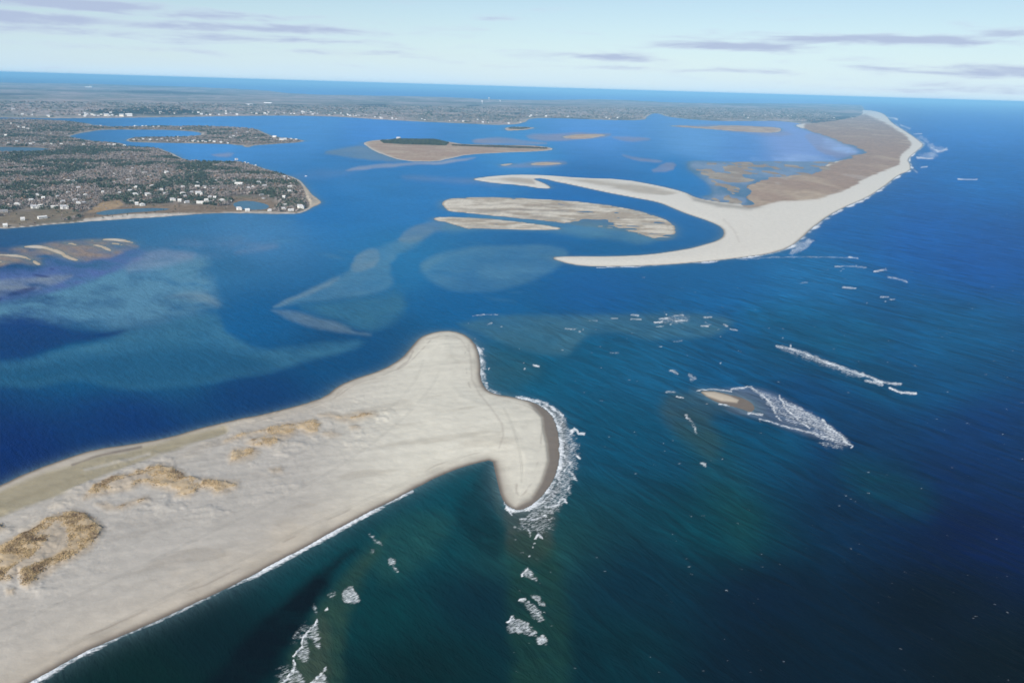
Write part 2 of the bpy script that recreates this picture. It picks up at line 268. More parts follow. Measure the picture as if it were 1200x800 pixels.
        gw = sstep(-.2, .8, sdf([(446,165),(470,163.2),(510,164),(526,168),(522,171.5),(470,170),(450,168.5)], px, py)+.6*n1); c = lerp(c, np.array([.07, .085, .05]), gw); h = h+gw*3
        gw = sstep(-.2, .8, sdf([(526,168.8),(600,171.3),(645,173.4),(640,175),(600,174),(530,171.4)], px, py)+.4*n1); c = lerp(c, np.array([.13, .12, .085]), gw*.8)
    elif kd == 'islet':
        h = np.minimum(ins*.05, 1.1); 
        ctr = sstep(-1, 1.5, sdf([(822,459),(838,459),(856,464),(866,468.5),(864,472),(845,470),(828,464)], px, py)); c = lerp(np.broadcast_to(wet*1.1, px.shape+(3,)), warm, ctr); h = h*(.15+.85*ctr)
    elif kd == 'smallmarsh':
        h = np.minimum(ins*.01, .8)+.1*n1; c = lerp(marsh*1.15, marsh2*1.1, sstep(-.3, .5, n1)); c = lerp(c, sand*.9, np.exp(-(ins/30)**2)*.7)
    elif kd == 'wood':
        h = np.minimum(ins*.06, 2.2)+sstep(30, 160, ins)*(2.5+2*n1)
        for pd in (POND1, POND2, CREEK):
            Wp = G(pd); q = sdf(smooth_poly(Wp), X, Y)+3*n3; h = np.where(q > -50, np.minimum(h, -q*.08+.1), h)
        c = lerp(floor, floor*1.6, sstep(-.2, .6, fbm(X/50, Y/50, 61, 4)))
        c = lerp(c, np.array([.10, .10, .055]), sstep(.1, .5, fbm(X/70, Y/70, 63, 3))*.6)
        bw = 9 if nm == 'peninsula_ground' else 14
        s2 = sstep(bw*1.5, bw*.6, ins+3*n3); c = lerp(c, sand, s2*(1 if nm == 'peninsula_ground' else .55))
        if nm == 'peninsula_ground':
            for bp, cc in (([(356,218),(362,222),(372,233),(380,238),(370,244),(362,247),(363,238),(356,228)], warm*.95), ([(296,196),(304,194),(308,200),(302,203),(297,201)], warm*.85),
                           ([(95,262),(100,256),(140,252),(185,249),(245,246),(262,247),(350,250),(345,253),(240,253),(100,264)], sand), ([(98,252),(120,238),(140,236),(146,242),(120,248)], np.array([.33, .23, .13])),
                           ([(92,258),(100,250),(150,243),(200,241),(260,243),(275,240),(272,233),(310,233),(325,240),(318,247),(280,249),(150,252)], np.array([.20, .145, .095])),
                           ([(255,234),(270,228),(310,229),(330,236),(335,228),(280,222),(255,224)], np.array([.19, .13, .09])), ([(0,262),(0,252),(30,250),(75,247),(100,252),(60,259),(20,264)], np.array([.19, .15, .10]))):
                c = lerp(c, cc*(1+.15*n3)[..., None], sstep(-1, 1, sdf(bp, px, py)+.9*n2))
                if cc is sand: pass
            bl = sstep(-1, 3, sdf([(356,218),(362,222),(370,232),(374,238),(364,243),(360,232)], px, py)); h = h+bl*5*sstep(5, 30, ins)
        c = lerp(c, wet*1.3, np.exp(-(ins/3)**2)*.7)
    else:
        r = 10+10*fbm(X/1500, Y/1500, 91, 3)
        dk = sstep(-.5, 1.2, sdf([(92,133),(140,131),(170,127.5),(205,128.5),(245,135.5),(200,137),(120,136.5)], px, py)+.6*n1)
        h = np.minimum(ins*.03, 5)+sstep(60, 800, ins)*(r+3*n1)+dk*12
        f1 = fbm(X/420, Y/420, 71, 5); f2 = fbm(X/2500, Y/2500, 73, 4)
        c = lerp(np.array([.17, .175, .155]), np.array([.33, .275, .255]), sstep(-.35, .35, f1))
        c = lerp(c, np.array([.08, .095, .08]), sstep(.05, .45, f2)*.7)
        c = lerp(c, np.array([.42, .36, .31]), sstep(.40, .60, fbm(X/230, Y/300, 79, 4))*.7)
        c = lerp(c, np.array([.03, .045, .04]), dk)
        for dd in ([(-200,112),(0,110),(60,111.5),(30,113),(-200,114)], [(130,107.5),(190,107),(280,112),(240,111.5),(160,110)], [(418,124),(450,123.5),(460,126),(430,126.5)], [(545,124),(565,123.5),(560,126),(548,126)], [(596,132.5),(612,133),(620,135.5),(600,135.5)], [(945,142),(990,136),(1030,138),(1000,146),(960,148)]):
            c = lerp(c, np.array([.025, .038, .038]), sstep(-.6, .6, sdf(dd, px, py)+.5*f1)*.8)
        c = lerp(c, np.array([.42, .36, .30]), np.exp(-(ins/70)**2)*.75)
        c = lerp(c, marsh*1.05, sstep(-1, 1.5, sdf([(940,158),(940,148),(1000,146),(1030,150),(1070,168),(1000,180)], px, py)))
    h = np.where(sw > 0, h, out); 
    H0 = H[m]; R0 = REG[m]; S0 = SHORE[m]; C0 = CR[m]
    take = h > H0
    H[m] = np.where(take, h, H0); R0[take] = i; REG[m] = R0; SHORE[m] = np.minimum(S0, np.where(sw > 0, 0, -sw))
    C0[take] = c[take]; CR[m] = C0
for i, (nm, poly, kd) in enumerate(LAND): land(i, nm, poly, kd)
for pd in (POND1, POND2, CREEK): SHORE = np.minimum(SHORE, 1e9)
print('land done')
# ---------------------------------------------------------------- water colour (depth, sediment, painted sky reflection on the wet flats) and foam
def lin(r, g, b):
    f = lambda c: ((c/255+.055)/1.055)**2.4 if c/255 > .04045 else c/255/12.92
    return np.array([f(r), f(g), f(b)])
ANCH = [((150,500),(15,62,110)),((300,470),(18,68,112)),((20,540),(14,54,102)),((1140,560),(4,54,92)),((1180,640),(2,42,76)),((400,420),(26,84,126)),((300,380),(34,98,146)),((240,310),(58,115,155)),((380,240),(56,123,178)),((450,220),(62,128,181)),((410,210),(68,130,182)),((300,270),(74,131,175)),((820,170),(102,158,208)),((760,440),(36,94,128)),
        ((480,300),(52,120,165)),((480,240),(60,126,180)),((560,345),(38,102,150)),((700,340),(32,98,150)),((850,340),(38,102,150)),((950,330),(46,112,160)),((1000,260),(42,108,164)),((1080,275),(40,104,166)),((1150,300),(34,96,157)),((1150,200),(57,123,180)),((1150,150),(88,148,205)),((800,200),(62,130,185)),
        ((600,180),(78,146,198)),((350,150),(88,150,204)),((250,160),(86,150,206)),((700,150),(95,154,210)),((930,165),(124,160,208)),((860,175),(95,148,202)),((540,205),(66,132,188)),((450,155),(84,146,206)),((700,430),(32,92,124)),((620,440),(32,92,120)),((720,500),(24,80,106)),((850,430),(28,88,126)),
        ((950,470),(18,76,116)),((1100,400),(30,96,138)),((1100,450),(20,82,120)),((900,520),(24,78,106)),((1150,500),(10,62,104)),((1000,600),(6,52,76)),((850,620),(15,68,80)),((900,700),(2,40,58)),((900,760),(3,38,52)),((1100,700),(2,27,48)),((1180,780),(2,22,40)),((1050,600),(5,48,78)),((1130,620),(3,40,70)),((1000,520),(12,62,96)),((1000,400),(24,84,124)),((740,680),(6,50,66)),
        ((700,760),(9,52,62)),((560,700),(8,48,62)),((500,640),(16,68,78)),((540,580),(20,75,88)),((450,720),(14,62,68)),((490,780),(9,46,52)),((250,760),(5,42,50)),((180,790),(6,45,48)),((400,640),(18,66,75)),((620,650),(35,75,78)),
        ((100,420),(32,92,132)),((200,420),(40,98,132)),((150,360),(70,115,148)),((30,380),(25,70,120)),((720,290),(45,108,155)),((740,250),(48,115,170)),((680,225),(50,118,175))]
# share of the seen colour that comes from sky reflection and air at each distance; the body colour is what is left
SD = [(12, 0.1644, 0.3752, 0.5887, 0.3), (22, 0.1257, 0.278, 0.4296, 0.52), (32, 0.0967, 0.2096, 0.3213, 0.64), (52, 0.0717, 0.1531, 0.2375, 0.73), (82, 0.0555, 0.1137, 0.172, 0.83), (122, 0.0416, 0.0845, 0.1286, 0.88), (182, 0.0289, 0.0593, 0.091, 0.95), (232, 0.023, 0.0478, 0.0724, 0.95), (282, 0.0183, 0.0377, 0.0583, 1.01), (382, 0.0125, 0.0265, 0.0409, 0.98), (482, 0.0093, 0.0207, 0.032, 0.95), (582, 0.0075, 0.0171, 0.0267, 0.97), (662, 0.0065, 0.015, 0.0232, 1.08)]
def body(c, x, y):
    d = y-84.5-.0292*x; q = np.array([np.interp(d, [r[0] for r in SD], [r[k] for r in SD]) for k in (1, 2, 3, 4)])
    return np.maximum((lin(*c)-q[:3]*.93)/q[3], [.0004, .0015, .002])
A = np.array([a[0] for a in ANCH], float); AC = np.array([body(a[1], *a[0]) for a in ANCH])
wpx = PX+6*fbm(PX/38, PY/16, 203, 4); wpy = PY+2.6*fbm(PX/40, PY/18, 205, 4)
num = np.zeros(GX.shape+(3,)); den = np.zeros(GX.shape)
cx = np.clip(wpx, -60, 1260); cy = np.clip(wpy, 110, 860)
for (ax, ay), ac in zip(A, AC):
    sy = 26+.08*max(0, ay-120); wgt = 1/(((cx-ax)/(sy*1.7))**2+((cy-ay)/sy)**2+.2)**1.9
    num += wgt[..., None]*ac; den += wgt
WC = num/den[..., None]; del num, den
def paint(col, a, poly, so=4, si=None, nz=.25, rim=None, base=.3):
    a = a*1.0
    global WC
    si = so if si is None else si
    P = smooth_poly(poly); x0, y0 = P.min(0)-so*2; x1, y1 = P.max(0)+so*2
    m = (wpx > x0) & (wpx < x1) & (wpy > y0) & (wpy < y1)
    if not m.any(): return
    d = sdf(P, wpx[m], wpy[m]); k = sstep(-so, si, d)*a*(1+nz*1.6*fbm(PX[m]/26+PY[m]/30, PY[m]/7-PX[m]/60, 207, 4))
    if rim: k = k*(base+(1-base)*np.exp(-np.maximum(d, 0)/rim))
    WC[m] = lerp(WC[m], body(col, P[:, 0].clip(0, 1200).mean(), P[:, 1].clip(0, 800).mean()), np.clip(k, 0, 1))
T1 = (62, 116, 146); T2 = (88, 136, 164); T3 = (116, 142, 158); DP = (20, 73, 120)
paint(T1, .85, [(-300,420),(0,424),(50,415),(100,400),(160,386),(200,374),(250,362),(262,372),(270,392),(305,408),(370,400),(436,397),(415,412),(360,427),(320,437),(267,447),(200,457),(157,458),(125,455),(95,446),(70,450),(33,458),(0,454),(-300,450)], 3, 9, .3, 26, .62)
paint((32, 84, 120), .6, [(-300,425),(0,428),(80,420),(160,408),(240,402),(330,420),(320,437),(267,447),(200,457),(157,458),(125,455),(95,446),(70,450),(33,458),(0,454),(-300,450)], 8, 14)
paint(T2, .8, [(-300,346),(0,352),(50,335),(110,318),(150,305),(200,290),(240,292),(252,318),(258,345),(259,363),(225,372),(180,380),(120,387),(60,379),(0,377),(-300,372)], 6, 16, .8)
paint((92, 128, 162), .45, [(110,300),(160,288),(230,276),(300,276),(330,284),(300,296),(255,300),(190,308),(140,318)], 9, 14, .9)
paint(T3, .5, [(185,348),(215,340),(240,338),(252,345),(259,362),(240,358),(215,352)], 3, 7, .4)
paint(DP, .85, [(-300,372),(0,379),(60,381),(100,388),(158,385),(120,397),(75,405),(20,423),(-300,440)], 3, 5)
paint(T2, .62, [(319,361),(333,350),(355,340),(380,329),(408,320),(412,301),(428,290),(442,289),(470,277),(502,278),(482,290),(458,302),(463,323),(460,337),(437,346),(400,352),(350,358)], 3, 6)
paint(T3, .6, [(319,360),(333,350),(355,340),(380,330),(405,322),(380,340),(350,350),(335,358)], 2, 5, .2)
paint(T3, .65, [(319,360),(345,363),(385,373),(405,381),(415,388),(435,390),(438,396),(400,392),(365,385),(335,375),(322,367)], 1.5, 6, .2, 12, .5)
paint(DP, .6, [(406,382),(420,387),(438,390),(415,390)], 1.5)
paint(T1, .85, [(345,360),(380,355),(440,347),(468,340),(480,362),(440,388),(415,386),(385,371)], 8)
paint(T3, .6, [(410,310),(412,300),(426,290),(440,288.5),(446,298),(440,312),(425,320),(413,320)], 1.5, 5, .25, 14, .35)
paint(T3, .65, [(463,282),(468,273),(480,266),(505,256.5),(530,262),(545,268),(515,272),(498,281),(475,286)], 1.5, 5, .3, 12, .45)
paint(T2, .55, [(489,313),(497,303),(515,295),(545,289),(600,284.5),(640,284),(668,290),(664,306),(640,325),(600,340),(560,347),(530,343),(503,331)], 2, 7, .35, 16, .6)
paint(T2, .55, [(489,313),(497,303),(515,295),(545,289),(600,284.5),(640,284),(655,290),(600,292),(545,299),(512,309),(503,322)], 2, 7, .35)
paint(T2, .4, [(560,312),(600,306),(640,308),(620,322),(580,330),(555,324)], 5, 8)
paint(T2, .7, [(560,250),(640,258),(700,262),(780,278),(760,287),(720,283),(660,275),(640,270),(560,270),(520,275),(515,262)], 4, 5)
paint((72, 116, 136), .62, [(530,381),(545,373),(566,367.6),(650,366),(740,365),(815,364),(865,372),(855,391),(785,402),(695,388),(674,409),(660,420),(620,415),(560,391)], 3, 8)
paint((54, 96, 112), .5, [(563,400),(620,417),(640,430),(615,452),(590,460),(572,448)], 10)
paint((60, 84, 92), .6, [(771,466),(780,457),(800,455),(825,460),(860,475),(880,487),(850,485),(838,490),(842,510),(850,530),(830,545),(800,515),(780,500),(770,480)], 6, 14)
paint((34, 78, 80), .35, [(790,500),(830,490),(870,530),(890,590),(890,640),(865,650),(840,600),(810,550)], 22)
paint((26, 78, 88), .4, [(990,525),(1080,560),(1100,600),(1040,600),(980,560)], 22)
paint((92, 108, 130), .75, [(830,456),(860,454),(885,452),(915,462),(945,480),(985,508),(1000,525),(980,522),(930,505),(880,489),(850,478)], 2.5, 5)
paint((30, 84, 112), .5, [(880,395),(960,385),(1040,420),(1090,470),(1040,475),(960,440),(900,425)], 16)
paint((36, 104, 138), .45, [(880,350),(1000,360),(1060,400),(1000,420),(930,395),(860,380)], 18)
paint((96, 98, 100), .85, [(586,560),(592,590),(600,604),(618,604),(640,592),(658,572),(664,545),(666,515),(662,490),(648,478),(625,468),(640,520)], 3, 5)
paint((70, 78, 76), .7, [(590,590),(655,585),(648,625),(640,660),(600,655),(592,630)], 8)
paint((34, 66, 62), .6, [(590,620),(650,620),(665,700),(672,780),(668,860),(600,860),(597,760),(594,700)], 9, 14)
paint((60, 82, 78), .45, [(578,545),(590,590),(585,610),(574,570)], 4)
paint((8, 50, 60), .55, [(575,543),(560,560),(525,600),(560,650),(590,660),(584,600)], 9)
paint((3, 30, 44), .9, [(425,640),(395,660),(385,690),(345,745),(285,830),(240,860),(200,860),(260,775),(330,705),(400,650)], 9)
paint((46, 74, 68), .75, [(452,620),(448,650),(425,690),(405,740),(415,860),(290,860),(335,770),(372,710),(400,672),(430,640)], 5, 14)
paint((72, 84, 74), .5, [(378,715),(385,740),(388,860),(300,860),(350,770)], 10)
paint((46, 86, 82), .35, [(430,625),(480,600),(530,600),(520,640),(470,680),(440,680)], 14)
TB = (112, 124, 156)
paint((84, 112, 160), .65, [(60,296),(85,303),(110,300),(118,294),(160,289),(175,300),(120,326),(60,344),(0,356),(-200,365),(-200,325),(0,316),(50,313)], 3, 5, .9)  # sky reflection on the shallow wet flats, painted into the water colour
paint((144, 134, 130), .72, [(-200,296),(0,292),(30,286),(70,283),(120,279.5),(158,283),(166,288),(152,293),(132,301),(112,303),(95,309),(70,303),(55,301),(48,312),(20,306),(0,316),(-200,345)], 2.5, 4, .8)
paint((118, 136, 156), .6, [(-100,335),(0,330),(50,325),(90,320),(60,335),(0,349),(-100,358)], 4, None, .9)
for q in ([(8,349),(20,340),(41,335.5),(38,341),(20,347)], [(34,322),(56,323.5),(58,325.5),(38,325)], [(58,314.5),(63,315),(62,317),(58,316.5)], [(-40,352),(8,348),(0,356)]): paint((26, 64, 116), .6, q, 1.6)
paint(T3, .6, [(375,178),(400,172.5),(425,171),(450,180),(475,189.5),(460,191),(430,188),(400,183)], 2)
paint((140, 158, 182), .75, [(405,198),(440,193.5),(490,191),(530,186.5),(560,183),(555,186),(520,191),(470,196),(415,200)], 1.5)
for q, a in (([(612,157),(650,156),(700,157),(716,158),(700,163.5),(665,165),(620,163)], .6), ([(711,160.5),(740,161.5),(766,165),(735,167),(720,164)], .6), ([(553,163),(580,160),(600,163),(652,167.5),(600,169.5),(560,168)], .6), ([(727,181),(740,183),(777,187),(770,191),(745,188)], .45),
             ([(775,190),(793,190),(786,202),(758,203)], .55), ([(245,181.5),(275,179),(270,184),(250,183.5)], .6), ([(275,295),(300,290),(328,285.5),(310,292),(285,297)], .3), ([(580,196),(640,188),(668,191),(650,196),(600,197)], .45), ([(470,207),(540,209),(600,219),(540,214),(480,211)], .3), ([(830,150),(783,147),(830,145),(920,152),(935,160),(880,158)], .4),
             ([(960,156),(990,168),(1010,178),(985,186),(965,182),(950,168),(940,158)], .45), ([(160,298),(200,290),(240,300),(180,315),(140,318)], .3), ([(335,205),(420,196),(430,200),(360,212)], .12)): paint((140, 150, 172), a, q, 1.8 if q[0][1] < 200 else 5)
paint((146, 170, 212), .75, MARSHW, 3, 6, 1.2)
for q in ([(870,183),(930,180),(975,186),(990,188),(960,193),(905,190)], [(960,160),(985,168),(1008,176),(1000,180),(975,176),(958,168)]): paint((142, 174, 214), .42, q, 4, 4, 2.2)
mm = (PX > 790) & (PX < 1000) & (PY > 184) & (PY < 244)
for _ in range(70):                       # faint sand waves lying along the tidal currents
    x0 = random.uniform(120, 660); y0 = random.uniform(205, 372); L = random.uniform(14, 60); a = random.uniform(-.28, .02) if x0 < 330 else random.uniform(-.1, .18)
    if 258 < x0 < 330 and y0 > 290: continue
    paint(random.choice([T1, T2]), random.uniform(.15, .42), [(x0, y0), (x0+L*.5, y0+L*a*.5-L*.04), (x0+L, y0+L*a), (x0+L*.5, y0+L*a*.5+L*.05)], 2.2, 4, .8)
# shallow rim round every shore
rim = np.exp(-SHORE/ (6+NEARPX*1.6))*.6; WC = lerp(WC, lin(92, 116, 122), np.where(SHORE > 1e8, 0, rim))
# long swell streaks and patchy colour
WC *= (1+.10*fbm(WX/140, WY/140, 211, 4)+.05*fbm(WX/30, WY/30, 213, 3))[..., None]
F = np.zeros(GX.shape)
def stroke(pts, wd, a, soft=None):
    soft = .5+.75*wd if soft is None else soft
    if np.mean([q[1] for q in pts]) < 400: a *= .74; wd *= .85
    P = np.array(pts, float); x0, y0 = P.min(0)-wd-3; x1, y1 = P.max(0)+wd+3
    m = (PX > x0) & (PX < x1) & (PY > y0) & (PY < y1)
    if not m.any(): return
    qx = PX[m]; qy = PY[m]; d = dline(P, qx+(1.2+wd)*fbm(qx/5, qy/3, 301, 3), qy+(.5+.6*wd)*fbm(qx/6, qy/3, 303, 3)); a = a*(.86+.45*fbm(qx/6, qy/3.5, 307, 3)); F[m] = np.maximum(F[m], a*(1-sstep(wd*.1, wd*.9+soft, d)))
def area(pts, a, soft=1.5):
    soft = soft*1.5+.8
    P = smooth_poly(pts); x0, y0 = P.min(0)-4; x1, y1 = P.max(0)+4; m = (PX > x0) & (PX < x1) & (PY > y0) & (PY < y1)
    if not m.any(): return
    d = sdf(P, PX[m], PY[m])+1.2*soft*fbm(PX[m]/4, PY[m]/3, 305, 3); F[m] = np.maximum(F[m], (.68 if a > .5 else .82)*a*(.92+.3*fbm(PX[m]/7, PY[m]/4, 309, 3))*sstep(-soft, soft, d))
for s in [([(606,465.5),(618,467.5),(630,470),(642,474),(650,480),(660,488),(662,492)],1.8,.9),([(661,492),(654,501),(651.6,508),(653,520),(656,530),(654,540)],.8,.85),([(662,514),(659,522),(659,530),(664,540),(669,542),(662,552),(654,560),(655,568)],1,.85),
          ([(667,509),(673,501.5),(678,507.5),(684,508)],1.4,1),([(662,514),(670,520),(678,522)],1.4,.62),([(676,534),(680,537)],1.3,1),([(666,550),(675,562)],1.6,.7),([(665,574),(667,571)],1,.9),([(644,593.6),(654,591),(659,582.5),(663,588)],1.3,.95),
          ([(620,598),(626,593),(636,588),(646,580)],1.1,.8),([(610,608),(630,607.5),(640,605)],1.1,.8),([(638,604.5)],2,1),([(591,588),(594,596),(600,603)],.7,.8),([(627.5,630),(631,625.5),(635,630)],1.2,1),([(625.6,636.6)],1,.8),([(625,641)],.9,.7),([(620.6,651)],.9,.8),([(603.6,617.6)],1.2,.7),
          ([(619,613),(621,628)],.9,.6),([(618,666),(611,674)],1.2,1),([(601,722),(596,729)],1.4,1),([(609,702.5),(616,702)],1.3,.95),([(384,712),(381,715)],.7,.9),
          ([(434,627),(440,633),(447,638)],1.8,.45),([(436,646)],2.2,.42),([(460,663),(466,669)],1.5,.55),([(367,710),(371,716)],2.2,.5),([(372,726),(366,735),(357,745),(353,757),(345,768.5)],1.1,1),([(345,774),(344,786),(331,800),(316,818)],1.4,1),([(382,782),(375,791),(365,800),(352,815)],1.1,1),
          
          ([(564,410),(566,425),(566,442),(571,457),(585,463)],2.6,.52),([(881,454),(890,461),(901,469),(907,478),(909.5,484)],1.1,.9),([(913,463.6),(920,476.6),(933,489.6),(948.5,501.5)],.9,1),([(963.7,491.7),(972,501.5),(985,510),(989.7,516.7),(998,523)],1.4,1),([(919,499),(933,502.6),(948.5,506),(959,510),(977,514.5)],1.3,.75),
          ([(878,484),(894,485.5)],1,.85),([(890,491),(904,494),(918,499)],.7,.7),([(842,473.5),(862,475)],.8,.75),([(817,457.5),(836,455.6),(857.5,458.5)],.6,.75),([(857,456),(870,454),(881,453)],1.1,.7),([(909.5,487),(916,493)],.8,.85),([(907.5,483)],1,.9),([(786,434),(795,437.6)],1.4,.6),([(807,439),(814,443),(810,445)],1.4,.6),
          ([(780.6,459),(790,459)],1.3,.6),([(792.5,464.7),(800,466)],.7,.8),([(804,486),(806,490)],1.2,.85),([(805,488),(811,495),(816,506)],1.5,.5),([(845.6,538)],1,1),([(822,543),(827,545)],1.6,.62),
          ([(912,406),(926,408.5),(945,415),(964,422),(986,430.5),(1011,439)],1.9,.72),([(1011,437.5),(1027.5,446),(1044,449),(1055,450)],1.7,.9),([(1042.6,454),(1055,460),(1073,461)],1,1),([(1015,446),(1035,451)],1.4,.6),([(918,396)],.9,.7),([(927,405)],1.3,1),([(994.5,301),(1005.5,302.6)],.8,1),([(901,301.5),(959,301),(994,302)],.7,.52),([(865,305),(901,301.5)],.5,.5),
          ([(978,312),(1000,312),(1014,313.6)],.9,.66),([(1004,311)],1,.8),([(1025,318),(1038.5,316)],1.1,.85),([(1038,314.5)],.8,1),([(1041,324.6),(1050,326),(1063,330)],1.2,.85),([(987.6,337),(1003,338)],1,1),([(1033,347.5),(1040,347.5)],.9,.9),([(1043,350.5),(1048,350.5)],.7,.7),([(1037,353)],1.2,.9),([(1016,355)],.8,.7),([(938,332),(946,331)],.7,.55),
          ([(1040,137.6),(1052,140)],.7,1),([(1049,146),(1066,157),(1078,165),(1084,169)],.8,.6),([(1055,146),(1066,151)],.9,.8),([(1072,157),(1080,157)],.5,.9),([(1092,174),(1100,177.5),(1110,175)],1.6,.85),([(1075,185),(1084,185.5),(1093,186)],1.1,.85),([(1079,196),(1086,195)],.8,.8),([(1122.6,210),(1144,210.5)],.6,1),([(1074,202),(1069,198)],1,.6),
          ([(554,370),(566,368.5),(584,369)],.6,.7),([(588,382.5)],1,1),([(571,380),(577,378)],.8,.55),([(662,385),(674,385.5)],.9,.8),([(679,388)],1,1),([(683,386)],1,1),([(690,375),(700,376)],.6,.6),([(716,373),(724,373)],.6,.7),([(740,369),(748,369.5)],.9,1),([(740,374),(751,374.5)],.8,.9),([(767,378),(776,377)],.9,1),([(773,374),(785,373)],1.1,1),([(782,369)],.9,1),([(786,380)],1,1),([(791,370),(801.5,369.5)],.8,.9),([(792.5,376.5),(804.5,375.5)],1,1),([(769,382.5),(778,382)],.6,.7),([(825.5,371.5),(834.5,371.5)],.8,.8),([(821,382),(830,382)],.9,.9),([(827,377),(832,380)],.8,.6),([(848,380.5),(852.5,382)],.9,1),([(855.5,385),(863,386.5)],.9,.9),([(844,394.5)],.7,.9),([(845,425)],.8,.9),([(625,428),(632,429)],1,.85),([(614.6,432)],1.1,1),([(614,425.5)],.7,.7),([(573.5,431.5)],1,.9),([(570.5,448)],1.1,.9),([(715,413),(726,413.5)],.8,.5),([(548,379)],.8,.7),
          ([(790,400),(800,399)],.7,.5),([(760,362)],.5,.4),([(360,640)],.1,.1)]: stroke(*s)
for s in [([(648,478),(662,492),(673,510),(678,530),(674,560),(662,590),(640,608),(616,610),(624,594),(642,580),(656,560),(658,530),(654,505)],.5,2.5),([(609,673),(619,665),(625,672),(630,681),(618,677)],.8,.8),([(619,697),(628,695),(641,709),(634,710),(628,703)],.8,.9),([(609,702),(616,702),(634,714),(639,728),(626,726),(616,708)],.6,1.2),
          ([(595,728),(600,721),(610,725),(622,732),(630,742),(628,746),(610,741),(594,741)],.72,.8),([(628,748),(638,741),(642,752),(636,756),(628,754)],1,.8),([(398,696.5),(411,685),(418,694),(425,705.5),(404.5,708)],.84,.8),([(453,657),(459.6,651.5),(465,657),(458.5,663)],.8,.8),([(384,699),(389,690),(395.5,697.6),(388,702)],.52,1.5),
          ([(371,726),(374,740),(376,755),(372,762),(362,745),(360,750),(363,772),(362,776),(345,770),(352,757),(358,744)],.68,1.2),([(345,774),(350,785),(358,797),(352,803),(345,830),(310,830),(335,798)],.62,1.5),([(380,786),(383,800),(385,830),(345,830),(365,800)],.76,1.2),([(343,745),(358,728),(361,736),(345,754)],.5,3),([(322,790),(340,776),(342,790),(330,800)],.42,3),
          ([(913,464),(930,474),(948,482),(970,497),(990,510),(1000,524),(985,517),(960,505),(945,498),(930,487),(920,476)],.76,.9),([(881,454),(905,462),(915,470),(922,480),(945,500),(930,497),(912,487),(900,475),(888,462)],.55,1.5),([(948,500),(985,512),(997,524),(975,520),(955,512)],.62,1.2),([(955,517),(980,518),(992,526),(975,526)],.5,1.5),
          ([(912,408),(945,413),(986,428),(1011,440),(1005,444),(960,427),(925,414)],.5,1.5),([(941,280),(955,280),(950,288),(935,297),(922,298)],.72,1),([(1075,180),(1095,178),(1100,184),(1080,186)],.5,1),([(1085,168),(1110,172),(1105,180),(1090,178)],.52,1),([(1070,157),(1085,160),(1090,168),(1080,166)],.42,1),([(770,372),(806,368),(806,379),(775,380)],.36,2),([(600,612),(650,600),(645,625),(615,625)],.4,3)]: area(*s)
def shorefoam(poly, wd, lo, s):
    k = (SHORE < wd*3) & (SHORE > 0); k &= (PX > min(q[0] for q in poly)) & (PX < max(q[0] for q in poly)) & (PY > min(q[1] for q in poly)) & (PY < max(q[1] for q in poly))
    d = sdf(poly, PX[k], PY[k]) > 0; t = fbm(WX[k]/s, WY[k]/s, 311, 3)
    F[k] = np.maximum(F[k], np.where(d, sstep(wd*(1.2+1.5*t), wd*.3, SHORE[k])*np.clip(lo+.9*t, 0, 1), 0))
shorefoam([(-300,860),(-100,790),(240,640),(470,560),(500,590),(60,900),(-300,1100)], 4.5, .72, 26)
shorefoam([(556,395),(700,395),(700,640),(580,640),(585,600),(640,560),(640,480),(556,440)], 5, .6, 16)
shorefoam([(660,316),(860,303),(920,290),(1060,190),(1080,165),(1030,128),(1060,120),(1160,170),(1000,300),(700,330)], 12, .6, 60)
# scattered small whitecaps over the open sea
for _ in range(330):
    px = random.uniform(600, 1290); py = random.uniform(385, 860)
    if random.random() < .3: px, py = random.uniform(700, 1250), random.uniform(250, 400)
    stroke([(px, py), (px+random.uniform(1, 3), py+random.uniform(0, 1.2))], random.uniform(.15, .45), random.uniform(.35, .62), .5)
F[H > .05] = 0
OC = sstep(-25, 25, sdf([(560,380),(640,368),(720,350),(860,335),(940,290),(1085,172),(1045,142),(1012,124),(1800,128),(1800,1400),(-200,1400),(560,545),(640,480),(570,455)], PX, PY))
WH = .8*sstep(.55, 1.0, F)*(.5+fbm(WX/3, WY/3, 401, 2)*.5)      # broken water stands up a little
print('water done')
# ---------------------------------------------------------------- node helpers
def mat(name):
    m = bpy.data.materials.new(name); m.use_nodes = True; nt = m.node_tree; return m, nt.nodes, nt.links, nt.nodes['Principled BSDF']
def N(n, t, **k):
    q = n.new(t)
    for a, v in k.items():
        if a in ('Scale', 'Detail', 'Roughness', 'Distortion'): q.inputs[a].default_value = v
        else: setattr(q, a, v)
    return q
def simple(name, rgb, rough=.7, var=.12, scale=2.0):
    m, n, l, b = mat(name); tc = n.new('ShaderNodeNewGeometry'); t = N(n, 'ShaderNodeTexNoise', Scale=scale, Detail=4); l.new(tc.outputs['Position'], t.inputs['Vector'])
    mp = n.new('ShaderNodeMapRange'); l.new(t.outputs['Fac'], mp.inputs[0]); mp.inputs[1].default_value = .3; mp.inputs[2].default_value = .7; mp.inputs[3].default_value = 1-var; mp.inputs[4].default_value = 1+var
    x = n.new('ShaderNodeMix'); x.data_type = 'RGBA'; x.blend_type = 'MULTIPLY'; x.inputs[0].default_value = 1; x.inputs[6].default_value = (*rgb, 1)
    l.new(mp.outputs[0], x.inputs[7]); l.new(x.outputs[2], b.inputs['Base Color']); b.inputs['Roughness'].default_value = rough; return m
